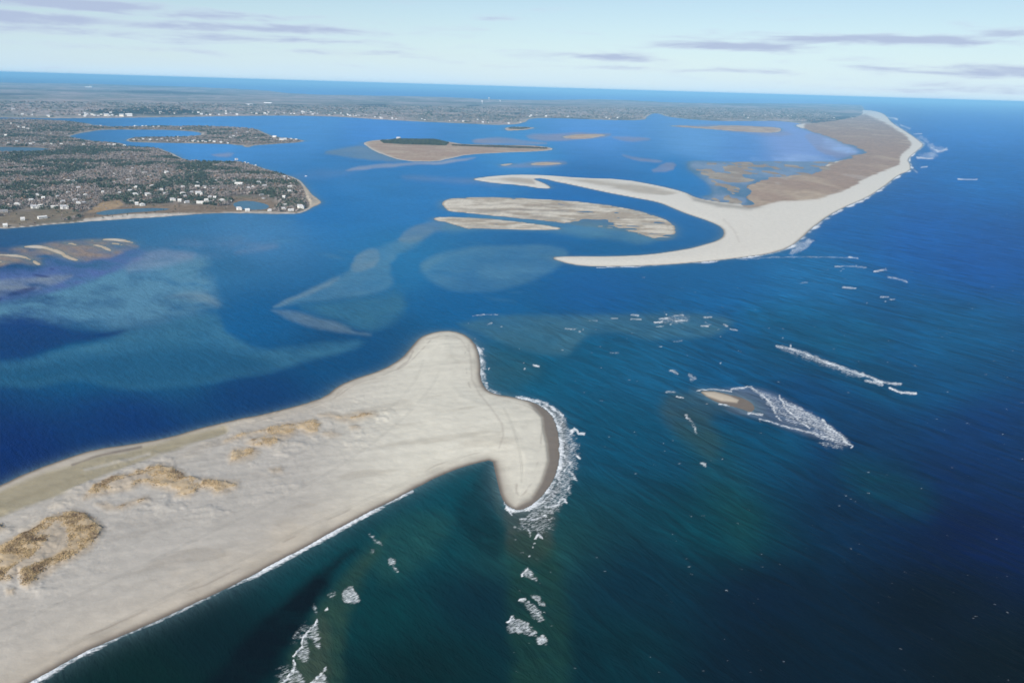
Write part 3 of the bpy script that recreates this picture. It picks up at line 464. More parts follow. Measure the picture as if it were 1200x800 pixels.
def water_mat():
    m, n, l, b = mat('sea_water')
    geo = n.new('ShaderNodeNewGeometry'); col = n.new('ShaderNodeAttribute'); col.attribute_name = 'col'; fo = n.new('ShaderNodeAttribute'); fo.attribute_name = 'foam'
    def mp(sx, sy, rot, scale=1):
        q = n.new('ShaderNodeMapping'); q.vector_type = 'TEXTURE'; q.inputs['Rotation'].default_value = (0, 0, rot); q.inputs['Scale'].default_value = (sx, sy, 1); l.new(geo.outputs['Position'], q.inputs['Vector']); return q
    # swell: crests run SWELL_ROT; fine chop on top
    sw = mp(95, 19, SWELL, 1); s1 = N(n, 'ShaderNodeTexNoise', Scale=1, Detail=4, Roughness=.55, Distortion=1.4); l.new(sw.outputs[0], s1.inputs['Vector'])
    ch = mp(20, 6.5, SWELL+.2); s2 = N(n, 'ShaderNodeTexNoise', Scale=1, Detail=4, Roughness=.6); l.new(ch.outputs[0], s2.inputs['Vector'])
    fi = mp(5, 2.6, SWELL-.2); s3 = N(n, 'ShaderNodeTexNoise', Scale=1, Detail=3, Roughness=.6); l.new(fi.outputs[0], s3.inputs['Vector'])
    at = n.new('ShaderNodeAttribute'); at.attribute_name = 'swell'
    b1 = N(n, 'ShaderNodeBump'); l.new(at.outputs['Fac'], b1.inputs['Strength']); b1.inputs['Distance'].default_value = SW_H[0]; l.new(s1.outputs['Fac'], b1.inputs['Height'])
    b2 = N(n, 'ShaderNodeBump'); b2.inputs['Distance'].default_value = SW_H[1]; l.new(s2.outputs['Fac'], b2.inputs['Height']); l.new(b1.outputs[0], b2.inputs['Normal'])
    b3 = N(n, 'ShaderNodeBump'); b3.inputs['Distance'].default_value = SW_H[2]; l.new(s3.outputs['Fac'], b3.inputs['Height']); l.new(b2.outputs[0], b3.inputs['Normal'])
    # foam breaks into lace
    fm = mp(1.0, 2.8, SWELL); fn = N(n, 'ShaderNodeTexNoise', Scale=.62, Detail=6, Roughness=.7, Distortion=.5); l.new(fm.outputs[0], fn.inputs['Vector'])
    fn2 = N(n, 'ShaderNodeTexVoronoi', feature='DISTANCE_TO_EDGE'); fn2.inputs['Scale'].default_value = .22; l.new(geo.outputs['Position'], fn2.inputs['Vector'])
    fr = n.new('ShaderNodeMapRange'); l.new(fn.outputs['Fac'], fr.inputs[0]); fr.inputs[1].default_value = .34; fr.inputs[2].default_value = .68; fr.inputs[3].default_value = .02; fr.inputs[4].default_value = .86
    a = n.new('ShaderNodeMath'); a.operation = 'MULTIPLY_ADD'; l.new(fn2.outputs['Distance'], a.inputs[0]); a.inputs[1].default_value = .45; l.new(fr.outputs[0], a.inputs[2])
    s = n.new('ShaderNodeMath'); s.operation = 'SUBTRACT'; l.new(fo.outputs['Fac'], s.inputs[0]); l.new(a.outputs[0], s.inputs[1])
    mr = n.new('ShaderNodeMapRange'); mr.interpolation_type = 'SMOOTHSTEP'; l.new(s.outputs[0], mr.inputs[0]); mr.inputs[1].default_value = -.40; mr.inputs[2].default_value = .58; mr.inputs[4].default_value = .95
    th = n.new('ShaderNodeMath'); th.operation = 'MULTIPLY'; l.new(mr.outputs[0], th.inputs[0]); st = n.new('ShaderNodeMapRange'); l.new(fo.outputs['Fac'], st.inputs[0]); st.inputs[1].default_value = .02; st.inputs[2].default_value = .3; l.new(st.outputs[0], th.inputs[1])
    # wave shading put into the base colour: lighter crests, darker troughs
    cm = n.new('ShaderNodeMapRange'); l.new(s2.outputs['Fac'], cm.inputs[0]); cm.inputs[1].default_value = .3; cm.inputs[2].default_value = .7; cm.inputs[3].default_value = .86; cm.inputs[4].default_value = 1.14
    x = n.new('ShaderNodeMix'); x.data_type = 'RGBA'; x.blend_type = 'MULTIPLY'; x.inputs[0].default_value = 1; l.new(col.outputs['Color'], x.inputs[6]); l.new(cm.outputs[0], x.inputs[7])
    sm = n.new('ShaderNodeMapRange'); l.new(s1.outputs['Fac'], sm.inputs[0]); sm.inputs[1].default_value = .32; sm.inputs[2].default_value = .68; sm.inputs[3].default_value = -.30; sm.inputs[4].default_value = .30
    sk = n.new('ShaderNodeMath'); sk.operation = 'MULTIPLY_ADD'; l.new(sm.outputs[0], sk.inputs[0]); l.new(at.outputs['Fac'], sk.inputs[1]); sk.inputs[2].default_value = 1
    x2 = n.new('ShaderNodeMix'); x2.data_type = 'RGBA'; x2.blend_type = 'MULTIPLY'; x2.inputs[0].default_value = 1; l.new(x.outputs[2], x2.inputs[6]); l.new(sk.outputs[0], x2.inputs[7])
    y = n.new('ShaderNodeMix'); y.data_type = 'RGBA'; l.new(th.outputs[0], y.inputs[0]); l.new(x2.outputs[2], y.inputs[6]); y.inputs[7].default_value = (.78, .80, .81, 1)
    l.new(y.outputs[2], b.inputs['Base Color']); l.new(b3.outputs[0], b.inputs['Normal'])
    r = n.new('ShaderNodeMapRange'); l.new(th.outputs[0], r.inputs[0]); r.inputs[3].default_value = .40; r.inputs[4].default_value = .9; l.new(r.outputs[0], b.inputs['Roughness'])
    b.inputs['IOR'].default_value = 1.06; b.inputs['Specular IOR Level'].default_value = .25
    return m
g2 = G([(950,480),(1200,580)]); dv = g2[1]-g2[0]; SWELL = math.atan2(dv[1], dv[0]); SW_H = (3.0, 1.3, .45)
def land_mat(name, bump, sc, var):
    m, n, l, b = mat(name); geo = n.new('ShaderNodeNewGeometry'); col = n.new('ShaderNodeAttribute'); col.attribute_name = 'col'
    t = N(n, 'ShaderNodeTexNoise', Scale=sc, Detail=6, Roughness=.65); l.new(geo.outputs['Position'], t.inputs['Vector'])
    mp = n.new('ShaderNodeMapRange'); l.new(t.outputs['Fac'], mp.inputs[0]); mp.inputs[1].default_value = .3; mp.inputs[2].default_value = .7; mp.inputs[3].default_value = 1-var; mp.inputs[4].default_value = 1+var
    x = n.new('ShaderNodeMix'); x.data_type = 'RGBA'; x.blend_type = 'MULTIPLY'; x.inputs[0].default_value = 1; l.new(col.outputs['Color'], x.inputs[6]); l.new(mp.outputs[0], x.inputs[7])
    bp = N(n, 'ShaderNodeBump'); bp.inputs['Distance'].default_value = bump; l.new(t.outputs['Fac'], bp.inputs['Height']); l.new(bp.outputs[0], b.inputs['Normal'])
    l.new(x.outputs[2], b.inputs['Base Color']); b.inputs['Roughness'].default_value = .95; b.inputs['Specular IOR Level'].default_value = .15; return m
MW = water_mat(); MSAND = land_mat('sand_ground', .5, .09, .07); MWOODG = land_mat('wooded_ground', 1.2, .05, .25); MMAIN = land_mat('distant_ground', 8, .008, .28)
# ---------------------------------------------------------------- sheets
def mesh_from(name, V, Q, attrs, m, smooth=True):
    me = bpy.data.meshes.new(name); me.vertices.add(len(V)); me.vertices.foreach_set('co', V.astype(np.float32).ravel())
    k = Q.shape[1]; me.loops.add(Q.size); me.loops.foreach_set('vertex_index', Q.astype(np.int32).ravel()); me.polygons.add(len(Q))
    me.polygons.foreach_set('loop_start', np.arange(0, Q.size, k, dtype=np.int32))
    try: me.polygons.foreach_set('loop_total', np.full(len(Q), k, np.int32))
    except Exception: pass
    me.update(calc_edges=True)
    if smooth: me.polygons.foreach_set('use_smooth', np.ones(len(Q), bool))
    for nm, a in attrs.items():
        if a.ndim == 2:
            at = me.attributes.new(nm, 'FLOAT_COLOR', 'POINT'); at.data.foreach_set('color', np.concatenate([a, np.ones((len(a), 1))], 1).astype(np.float32).ravel())
        else:
            at = me.attributes.new(nm, 'FLOAT', 'POINT'); at.data.foreach_set('value', a.astype(np.float32))
    me.materials.append(m); o = bpy.data.objects.new(name, me); COL.objects.link(o); return o
idx = np.arange(NR*NC).reshape(NR, NC)
# rows run far -> near, columns left -> right; wound to face up
quads = np.stack([idx[1:, :-1], idx[1:, 1:], idx[:-1, 1:], idx[:-1, :-1]], -1).reshape(-1, 4)
V = np.stack([GX, GY, WH], -1).reshape(-1, 3)
Hf = H.ravel()
hid = (Hf[quads] > .6).all(1)             # no water under dry land
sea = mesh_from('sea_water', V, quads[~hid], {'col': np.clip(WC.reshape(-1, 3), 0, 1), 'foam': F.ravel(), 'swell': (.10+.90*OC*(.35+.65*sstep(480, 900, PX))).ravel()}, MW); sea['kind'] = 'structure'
V[:, 2] = Hf; Rf = REG.ravel(); qz = Hf[quads].max(1) > -.9; qr = Rf[quads].max(1)
for i, (nm, poly, kd) in enumerate(LAND):
    q = quads[qz & (qr == i)]
    if len(q) == 0: print('empty', nm, i); continue
    u, inv = np.unique(q, return_inverse=True)
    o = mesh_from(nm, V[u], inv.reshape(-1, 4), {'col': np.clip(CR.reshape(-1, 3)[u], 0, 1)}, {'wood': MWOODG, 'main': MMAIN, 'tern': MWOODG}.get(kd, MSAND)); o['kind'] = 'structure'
print('sheets done')
def hgt(x, y):                            # ground height at a place, from the grid
    r = np.interp(-y, -RY, np.arange(NR)); c = np.interp(np.asarray(x)/y, cols, np.arange(NC)); return H[np.round(r).astype(int), np.round(c).astype(int)]
# ---------------------------------------------------------------- vegetation
def inpoly(poly, n, pad=0):
    W = G(poly); lo = W.min(0); hi = W.max(0); p = rng.uniform(lo, hi, (n, 2)); s = sdf(W, p[:, 0], p[:, 1]); return p[s > pad], s[s > pad]
def leafcloud(P, R, HT, per, size, colr, name, m, jit=.25, flat=.75):
    """many small random faces spread through each crown's volume; P = crown centres (n,3)"""
    n = len(P); k = per; c = np.repeat(P, k, 0); rr = np.repeat(R, k); hh = np.repeat(HT, k)
    d = rng.normal(size=(n*k, 3)); d /= np.linalg.norm(d, axis=1)[:, None]; d *= rng.uniform(.35, 1, (n*k, 1))**.5
    ctr = c+d*np.stack([rr, rr, hh*.5], 1)*(1+jit*rng.normal(size=(n*k, 1))*.5)
    a = rng.normal(size=(n*k, 3)); b = rng.normal(size=(n*k, 3)); a /= np.linalg.norm(a, axis=1)[:, None]; b /= np.linalg.norm(b, axis=1)[:, None]
    s = (size*rr)[:, None]*rng.uniform(.6, 1.3, (n*k, 1))
    Vv = np.stack([ctr-a*s*.5-b*s*.3, ctr+a*s*.6-b*s*.2, ctr+b*s*.7], 1).reshape(-1, 3)
    col = np.repeat(np.repeat(colr, k, 0)*rng.uniform(.7, 1.3, (n*k, 1)), 3, 0)
    return mesh_from(name, Vv, np.arange(len(Vv)).reshape(-1, 3), {'col': col}, m, False)
mleaf, n_, l_, b_ = mat('foliage'); at_ = n_.new('ShaderNodeAttribute'); at_.attribute_name = 'col'; l_.new(at_.outputs['Color'], b_.inputs['Base Color']); b_.inputs['Roughness'].default_value = .8; b_.inputs['Specular IOR Level'].default_value = .1
pine = np.array([.060, .080, .055]); oak = np.array([.26, .225, .205]); brush = np.array([.22, .15, .105])
def crown_cols(n, x, y):
    f = fbm(x/130, y/130, 501, 3); pr = sstep(-.12, .25, f); isp = rng.uniform(size=n) < pr*.8+.08; isb = rng.uniform(size=n) < .12
    c = np.where(isp[:, None], pine, oak); c = np.where((isb & ~isp)[:, None], brush, c); return c*rng.uniform(.75, 1.3, (n, 1)), isp
def keep_off(p, pts_xy, r):
    k = np.ones(len(p), bool)
    for q in pts_xy:                       # a cleared plot round each house, open on the seaward side
        k &= ~(((p[:, 0]-q[0])/r)**2+((p[:, 1]-(q[1]-r*.55))/(r*1.35))**2 < 1)
    return k
# ---------------------------------------------------------------- houses: x, y on the survey, width, style, label
HS = [
(6.5,266,11,'cottage','tiny cream cottage alone on the beach at the far end of the bay shore'),(27,259.5,11,'cottage','small white cottage just above the beach beside a brown thicket'),(50,257.5,25,'long','long low white building with grey roof lying right behind the beach'),(4,250.5,26,'greylong','long grey roofed house in dark trees close to the bay beach'),
(21,242.5,20,'hip','white house with broad pale hipped roof amid bare trees inland of the beach cottages'),(41,246,22,'manor','large bright white house facing its lawn behind the long beach building'),(48,244.5,14,'cottage','white annex close beside the large house above the long low beach building'),(64,245,20,'long','white bungalow between two larger white houses in the row behind the lawns'),
(76,246.5,24,'manor','wide bright white house at the end of the lawn row near the tan meadow'),(74,239,14,'gable','small white gabled house directly behind the wide house of the lawn row'),(38,237.5,18,'shingle','beige house half hidden by bare trees behind the large lawn house'),(44,231,13,'gable','small bright roofed house in the wood uphill from the beige one'),
(51.5,235,11,'cottage','tiny white shed roofed house in a gap of grey trees'),(68,233,11,'shingle','small pale shingled house among grey trees behind the bungalow'),(88,237,15,'gable','white gabled house at the upper side of the cluster by the tan meadow'),(93,241,16,'manor','bright white house beside dark pines at the rim of the tan meadow'),
(99,240.5,13,'shingle','grey shingled house closest to the tan meadow'),(101,231,15,'hip','grey green roofed house on a grassy clearing above the meadow'),(93,223,18,'shingle','pale stone coloured house high in the wood above the meadow cluster'),(80,213.5,14,'long','low pinkish roofed house in a clearing deep in the wood'),
(86,214.5,12,'gable','white house next to the low pinkish roofed one deep in the wood'),(56,227,15,'greylong','grey roofed house in the middle of the wood'),(140,228.5,12,'gable','small white house standing alone beyond the meadow thicket'),(159.5,221.5,12,'gable','white house deepest in the trees above the creek hamlet'),
(153.5,226.5,18,'shingle','grey green shingled house at the upper edge of the creek hamlet'),(159.5,230.5,19,'manor','big bright white house with steep roof above the marsh creek'),(167,229.5,12,'shingle','grey wing roofed house next to the big steep roofed white one'),(174,231.5,22,'manor','wide white house with twin gables in the centre of the creek hamlet'),
(155.5,238.5,17,'long','low white house near the bank of the marsh creek'),(167.5,242,18,'hip','white house right on the bank of the marsh creek'),(160.5,241.5,11,'cottage','little white boathouse beside the creek bank house'),(185,234.5,14,'greylong','grey roofed house screened by bare shrubs east of the creek hamlet'),
(189,225,15,'gable','white house with tall gable in front of dark pines'),(194,229.5,15,'shingle','silvery shingled house below the tall gabled one'),(203,237.5,19,'manor','bright white house at the head of the narrow creek'),(211,238.3,12,'cottage','small white cottage between two bright houses above the barrier beach'),
(219,239.8,17,'gable','white gabled house above the marsh strip of the barrier beach'),(215,229.5,20,'hip','large grey and white roofed house in the second row'),(224.5,228,12,'gable','narrow white house with high roof in the second row'),(217.5,233,13,'shingle','weathered shingled house between first and second row'),
(234,230.5,26,'manor','very large white house with long grey wing in the second row'),(231.5,220.5,18,'long','pale long roofed house on the slope at the back of the row'),(240,220.5,15,'greylong','light grey house beside the pale long roofed one on the slope'),(235,240.3,24,'long','long bright white house fronting the marsh strip'),
(242,238,12,'cottage','white cottage tucked behind the long house of the marsh strip'),(247,239.8,12,'shingle','brownish white house at the last corner of the marsh strip'),(246,233.5,12,'gable','white house behind the marsh corner in bare trees'),(134,206.5,15,'hip','white house in a far clearing of the pine wood'),
(153.5,204,11,'shingle','small blue grey house among pines at the wood centre'),(170,205,19,'long','long pale house at the sandy drive in the wood'),(175,208,14,'gable','white house at the end of the sandy drive'),(196,204.5,21,'manor','isolated bright white manor in the upper wood'),
(277,187.5,15,'manor','white house on the back shore of the peninsula facing the inlet'),(287,191,9,'cottage','small white cottage first in line past the back shore house'),(291,192,8,'cottage','smallest white cottage of the back shore line'),(299.5,194,9,'gable','white house beside the sandy bluff of the back shore'),
(333,208.5,14,'gable','white house with peaked roof on the north slope of the point'),(338.5,211,12,'hip','second white house on the north slope nearest the water'),(340,220,19,'long','broad white roofed house on the crown of the point'),(340,226,18,'shingle','pale grey house between thickets on the point'),
(333,233.3,11,'cottage','lone small white house above the seaward thickets of the point'),(304,216.5,19,'manor','white house with round topped roof amid the shrubs of the headland'),(310,220,18,'gable','white house right below the round topped one'),(312,215.3,12,'greylong','low grey house beside the two white headland houses'),
(280,218.3,32,'long','very long white building with grey roof above the pond'),(275,214.5,13,'gable','gabled house rising behind the very long white building'),(292,223,15,'shingle','cream house in green shrubs above the pond'),(297,221.3,12,'hip','grey roofed house adjoining the cream one above the pond'),
(261,237,22,'hip','pale green roofed house west of the blue pond'),(281,246.8,19,'manor','bright white house with two gables between blue pond and beach'),(290,248,14,'cottage','low white beach house beside the twin gabled one at the pond'),(316,248,13,'gable','white beach house at the eastern tip of the pond'),
(333,246.5,15,'shingle','cream house behind the beach where the thickets begin'),(341,247.8,19,'long','low cream roofed house along the beach of the point'),(353,244.5,24,'manor','largest white house of the point standing by the sandy bluff'),(290,205.5,17,'greylong','low grey house in the upper part of the headland'),
(240.5,222,9,'gable','tiny white house by the slope of bare trees'),(252,235,11,'cottage','small weathered cottage west of the green roofed house')]
hx = G([(h[0], h[1]) for h in HS])
PENW = G(PENIN)
# woods on the peninsula
W = PENW; lo = np.array([-2900, 1750]); hi = np.array([W[:, 0].max(), W[:, 1].max()])
p = rng.uniform(lo, hi, (90000, 2)); s_ = sdf(W, p[:, 0], p[:, 1]); hz = hgt(p[:, 0], p[:, 1])
dens = sstep(-.5, .1, fbm(p[:, 0]/60, p[:, 1]/60, 521, 3))
opens = np.full(len(p), -9.)
ppx, ppy = survey(p[:, 0], p[:, 1])
for q in ([(92,260),(100,250),(120,238),(142,236),(150,242),(200,240),(260,243),(275,240),(270,230),(310,230),(330,240),(318,249),(150,256)], [(-400,262),(0,256),(60,250),(75,249),(100,252),(60,262),(0,268),(-400,284)], [(356,216),(366,222),(384,238),(366,247),(358,240)], [(0,250),(35,247),(85,247.5),(85,252),(40,254),(0,255)]): opens = np.maximum(opens, sdf(q, ppx, ppy))
keep = (s_ > 22) & (hz > 1.2) & (rng.uniform(size=len(p)) < dens*.75+.25) & ((opens < 0) | (rng.uniform(size=len(p)) < .10)) & keep_off(p, hx, 14)
p = p[keep]; hz = hz[keep]; opens = opens[keep]
sz = rng.uniform(.7, 1.35, len(p))*np.where(opens > 0, .45, 1); cc, isp = crown_cols(len(p), p[:, 0], p[:, 1])
order = np.argsort(p[:, 1]+.35*np.abs(p[:, 0])); vis = np.abs(p[order, 0]/p[order, 1]) < .63
near = order[vis & (opens[order] <= 0)][:1500:5][:300]; rest = np.setdiff1d(np.arange(len(p)), near)
q = rest; Rr = sz[q]*rng.uniform(2.8, 4.6, len(q)); Hh = sz[q]*np.where(isp[q], 7.5, 6.0)
o = leafcloud(np.stack([p[q, 0], p[q, 1], hz[q]+Hh*.52], 1), Rr, Hh, 20, .8, cc[q], 'woodland', mleaf); o['kind'] = 'stuff'; o['label'] = 'mixed pine and bare oak wood covering the settled peninsula'; o['category'] = 'wood'
print('woods', len(q))
# brush and woods on the farther shores
def wood(poly, n, pad, r0, name, label, colf=None, ht=6, per=14, zmin=.8, excl=None):
    pp, ss = inpoly(poly, n, pad); z = hgt(pp[:, 0], pp[:, 1]); k = (z > zmin) & (np.abs(pp[:, 0]/pp[:, 1]) < .9) & (rng.uniform(size=len(pp)) < .35+.65*sstep(-.5, .1, fbm(pp[:, 0]/90, pp[:, 1]/90, 523, 3)))
    pp = pp[k]; z = z[k]; c, ip = crown_cols(len(pp), pp[:, 0], pp[:, 1])
    if colf is not None: c = np.array(colf)*rng.uniform(.7, 1.3, (len(pp), 1))
    R_ = rng.uniform(.7, 1.3, len(pp))*r0; Hh = rng.uniform(.7, 1.3, len(pp))*ht
    o = leafcloud(np.stack([pp[:, 0], pp[:, 1], z+Hh*.45], 1), R_, Hh, per, .8, c, name, mleaf); o['kind'] = 'stuff'; o['label'] = label; o['category'] = 'wood'; print(name, len(pp))
wood([(-420,172)]+NORTHPEN[1:], 42000, 25, 5.5, 'woodland', 'thin mixed wood on the inner shores and strips between the inlets', ht=5.5)
wood([(446,165.6),(470,163.8),(510,164.4),(526,168.2),(522,171),(470,169.6),(450,168.2)], 3600, 0, 6, 'woodland', 'dark green cedar grove on the low marsh island', [.055, .07, .042], ht=5)
wood([(530,169.8),(600,171.6),(642,173.6),(640,174.8),(600,173.8),(530,171)], 1500, 0, 5, 'scrub', 'thin dark scrub along the back of the marsh island', [.09, .085, .06], ht=3)
wood([(592,150.6),(600,149.2),(622,150),(610,152)], 400, 0, 9, 'scrub', 'scrub on the small marsh bank off the mainland point', [.08, .08, .06], ht=4, zmin=.2)
wood([(-100,137.2),(60,138.2),(80,138.2),(200,137),(300,135.2),(400,136.5),(500,142.5),(575,145.7),(600,146),(612,144),(622,138),(710,140),(755,140.6),(785,137),(830,141),(917,141),(943,145),(990,141),(960,128),(800,127),(500,126),(0,120)], 52000, 60, 13, 'woodland', 'distant grey brown wood covering the mainland behind the bay', ht=7, per=9)
# dune grass
m_, g_ = POND['spit']; gx = WX[m_][g_ > .5]; gy = WY[m_][g_ > .5]; gz = H[m_][g_ > .5]
rep = 2; k = np.repeat(np.arange(len(gx)), rep); x = gx[k]+rng.normal(size=len(k))*.8; y = gy[k]+rng.normal(size=len(k))*1.6; z = hgt(x, y)
gn = fbm(x/9, y/9, 541, 3); kk = rng.uniform(size=len(gn)) < sstep(-.35, .25, gn)*.85; x = x[kk]; y = y[kk]; z = z[kk]; gn = gn[kk]
gc = lerp(np.array([.50, .37, .20]), np.array([.24, .165, .095]), sstep(.05, .5, gn))
o = leafcloud(np.stack([x, y, z+.25], 1), np.full(len(x), .62), np.full(len(x), .8), 6, .8, gc, 'dune_grass', mleaf); o['kind'] = 'stuff'; o['label'] = 'tufts of golden brown beach grass on the spit dunes'; o['category'] = 'dune grass'
print('grass', len(x))
# individual trees along the near edge of the peninsula
def tree_mesh(kind, v):
    r = np.random.default_rng(v); Vt = []; Ft = []
    def tube(a, b, ra, rb):
        a = np.array(a, float); b = np.array(b, float); d = b-a; d /= np.linalg.norm(d); u = np.cross(d, [.3, .9, .1]); u /= np.linalg.norm(u); w_ = np.cross(d, u); s = len(Vt)
        for c_, rr in ((a, ra), (b, rb)):
            for i in range(6): t = i*math.pi/3; Vt.append(c_+rr*(u*math.cos(t)+w_*math.sin(t)))
        for i in range(6): Ft.append((s+i, s+(i+1) % 6, s+6+(i+1) % 6, s+6+i))
    tube((0, 0, -.3), (0, 0, 3.0), .28, .2); tube((0, 0, 3), (.2*r.normal(), .2*r.normal(), 6.0), .2, .07)
    for i in range(6):
        t = r.uniform(0, 6.3); z0 = r.uniform(2, 4.6); L = r.uniform(1.4, 2.6); tube((0, 0, z0), (L*math.cos(t), L*math.sin(t), z0+r.uniform(.8, 2)), .11, .03)
    tm = mesh_from('trunk', np.array(Vt), np.array(Ft), {}, MBARK); Vc = []; cl = []
    n = 150
    for i in range(n):
        u_ = r.uniform(0, 1)
        if kind == 'pine': hh = 1.6+6.2*u_; rad = (1-u_)*2.6+.35; t = r.uniform(0, 6.3); c_ = np.array([math.cos(t)*rad*r.uniform(.3, 1), math.sin(t)*rad*r.uniform(.3, 1), hh])
        else:
            d = r.normal(size=3); d /= np.linalg.norm(d); c_ = np.array([0, 0, 4.6])+d*np.array([3.0, 3.0, 2.4])*r.uniform(.3, 1)*(1+.2*math.sin(3*d[0]+v))
        a = r.normal(size=3); b = r.normal(size=3); s = r.uniform(.35, .8)
        Vc += [c_-a*s*.5, c_+a*s*.5, c_+b*s*.6]; f = r.uniform(.7, 1.35); cl += [(pine if kind == 'pine' else oak)*f]*3
    cm = mesh_from('crown', np.array(Vc), np.arange(len(Vc)).reshape(-1, 3), {'col': np.array(cl)}, mleaf, False)
    return tm, cm
MBARK = simple('bark', (.14, .115, .095), .9)
def empty(name, loc, rz=0, label=None, cat=None, group=None):
    o = bpy.data.objects.new(name, None); o.empty_display_size = 1; COL.objects.link(o); o.location = loc; o.rotation_euler = (0, 0, rz)
    if label: o['label'] = label
    if cat: o['category'] = cat
    if group: o['group'] = group
    return o
TP = {}
for kd in ('pine', 'oak'): TP[kd] = [tree_mesh(kd, 10*i+(3 if kd == 'pine' else 5)) for i in range(3)]
used = {}
for j in near:
    kd = 'pine' if isp[j] else 'oak'; v = random.randrange(3); tm, cm = TP[kd][v]
    e = empty('pine_tree' if kd == 'pine' else 'bare_tree', (p[j, 0], p[j, 1], hz[j]-.1), random.uniform(0, 6.28), 'dark green pine at the seaward edge of the peninsula wood' if kd == 'pine' else 'leafless grey brown oak at the seaward edge of the peninsula wood', 'tree',
              'pines at the seaward edge of the peninsula wood' if kd == 'pine' else 'bare oaks at the seaward edge of the peninsula wood')
    s = sz[j]*random.uniform(.85, 1.2); e.scale = (s, s, s*random.uniform(.85, 1.15))
    for q in (tm, cm):
        c = q if (kd, v) not in used else q.copy()
        if c is not q: COL.objects.link(c)
        c.parent = e
    used[(kd, v)] = 1
for kd in TP:
    for v in range(3):
        if (kd, v) not in used:
            for q in TP[kd][v]: bpy.data.objects.remove(q)
# ---------------------------------------------------------------- building kit
MWALL = simple('white_clapboard', (.66, .65, .62), .6, .06, .5); MSHIN = simple('weathered_shingle', (.36, .33, .30), .85, .2, 1.5); MCREAM = simple('cream_wall', (.66, .60, .50), .7, .06, .5)
MROOF = simple('grey_roof', (.40, .40, .41), .8, .2, 1.2); MROOF2 = simple('pale_roof', (.58, .57, .55), .8, .15, 1.2); MROOF3 = simple('dark_roof', (.22, .215, .22), .8, .2, 1.2)
MBRICK = simple('chimney_brick', (.30, .16, .12), .9, .2, 4); MGLASS = simple('window_glass', (.05, .07, .09), .15, .1, .3); MDOOR = simple('door_paint', (.12, .16, .2), .5)
MTANK = simple('white_paint', (.80, .80, .80), .5, .04, .1); MSTEEL = simple('steel', (.5, .5, .52), .5)
class MB:
    def __init__(s): s.v = []; s.f = []
    def add(s, v, f): b = len(s.v); s.v += [tuple(map(float, q)) for q in v]; s.f += [tuple(b+i for i in q) for q in f]; return s
    def box(s, x0, x1, y0, y1, z0, z1): return s.add([(x0,y0,z0),(x1,y0,z0),(x1,y1,z0),(x0,y1,z0),(x0,y0,z1),(x1,y0,z1),(x1,y1,z1),(x0,y1,z1)], [(0,3,2,1),(4,5,6,7),(0,1,5,4),(1,2,6,5),(2,3,7,6),(3,0,4,7)])
    def house(s, x0, x1, y0, y1, h, rz, along='x'):   # walls with gable ends
        s.box(x0, x1, y0, y1, -1.5, h)
        if along == 'x': ym = (y0+y1)/2; return s.add([(x0,y0,h),(x0,y1,h),(x0,ym,h+rz),(x1,y0,h),(x1,y1,h),(x1,ym,h+rz)], [(0,2,1),(3,4,5),(0,3,5,2),(1,2,5,4)])
        xm = (x0+x1)/2; return s.add([(x0,y0,h),(x1,y0,h),(xm,y0,h+rz),(x0,y1,h),(x1,y1,h),(xm,y1,h+rz)], [(0,1,2),(3,5,4),(0,2,5,3),(1,4,5,2)])
    def roof(s, x0, x1, y0, y1, h, rz, along='x', o=.5, t=.3):
        if along == 'x':
            ym = (y0+y1)/2; q = rz/(ym-y0); e = h-q*o
            return s.add([(x,y,z) for x in (x0-o, x1+o) for y, z in ((y0-o,e+.02),(ym,h+rz+.02),(y1+o,e+.02),(y1+o,e+t),(ym,h+rz+t),(y0-o,e+t))], [(0,1,2,3,4,5)[::-1],(6,7,8,9,10,11),(0,6,11,5)[::-1],(5,11,10,4)[::-1],(4,10,9,3)[::-1],(3,9,8,2)[::-1],(2,8,7,1)[::-1],(1,7,6,0)[::-1]])
        xm = (x0+x1)/2; q = rz/(xm-x0); e = h-q*o
        return s.add([(x,y,z) for y in (y0-o, y1+o) for x, z in ((x0-o,e+.02),(xm,h+rz+.02),(x1+o,e+.02),(x1+o,e+t),(xm,h+rz+t),(x0-o,e+t))], [(0,1,2,3,4,5),(6,7,8,9,10,11)[::-1],(0,6,11,5),(5,11,10,4),(4,10,9,3),(3,9,8,2),(2,8,7,1),(1,7,6,0)])
    def hip(s, x0, x1, y0, y1, h, rz, o=.5):
        d = (y1-y0)/2; ym = (y0+y1)/2; return s.add([(x0-o,y0-o,h),(x1+o,y0-o,h),(x1+o,y1+o,h),(x0-o,y1+o,h),(x0+d,ym,h+rz),(x1-d,ym,h+rz)], [(0,1,5,4),(1,2,5),(2,3,4,5),(3,0,4),(0,3,2,1)])
    def build(s, name, m, parent=None):
        me = bpy.data.meshes.new(name); me.from_pydata(s.v, [], s.f); me.materials.append(m); me.update(); o = bpy.data.objects.new(name, me); COL.objects.link(o); o.parent = parent; return o
def windows(root, x0, x1, y, zs, n, w=1.2, h=1.4):
    for z in zs:
        for i in range(n):
            x = x0+(i+.5)*(x1-x0)/n; MB().box(x-w/2, x+w/2, y-.06, y+.02, z, z+h).build('window', MGLASS, root)
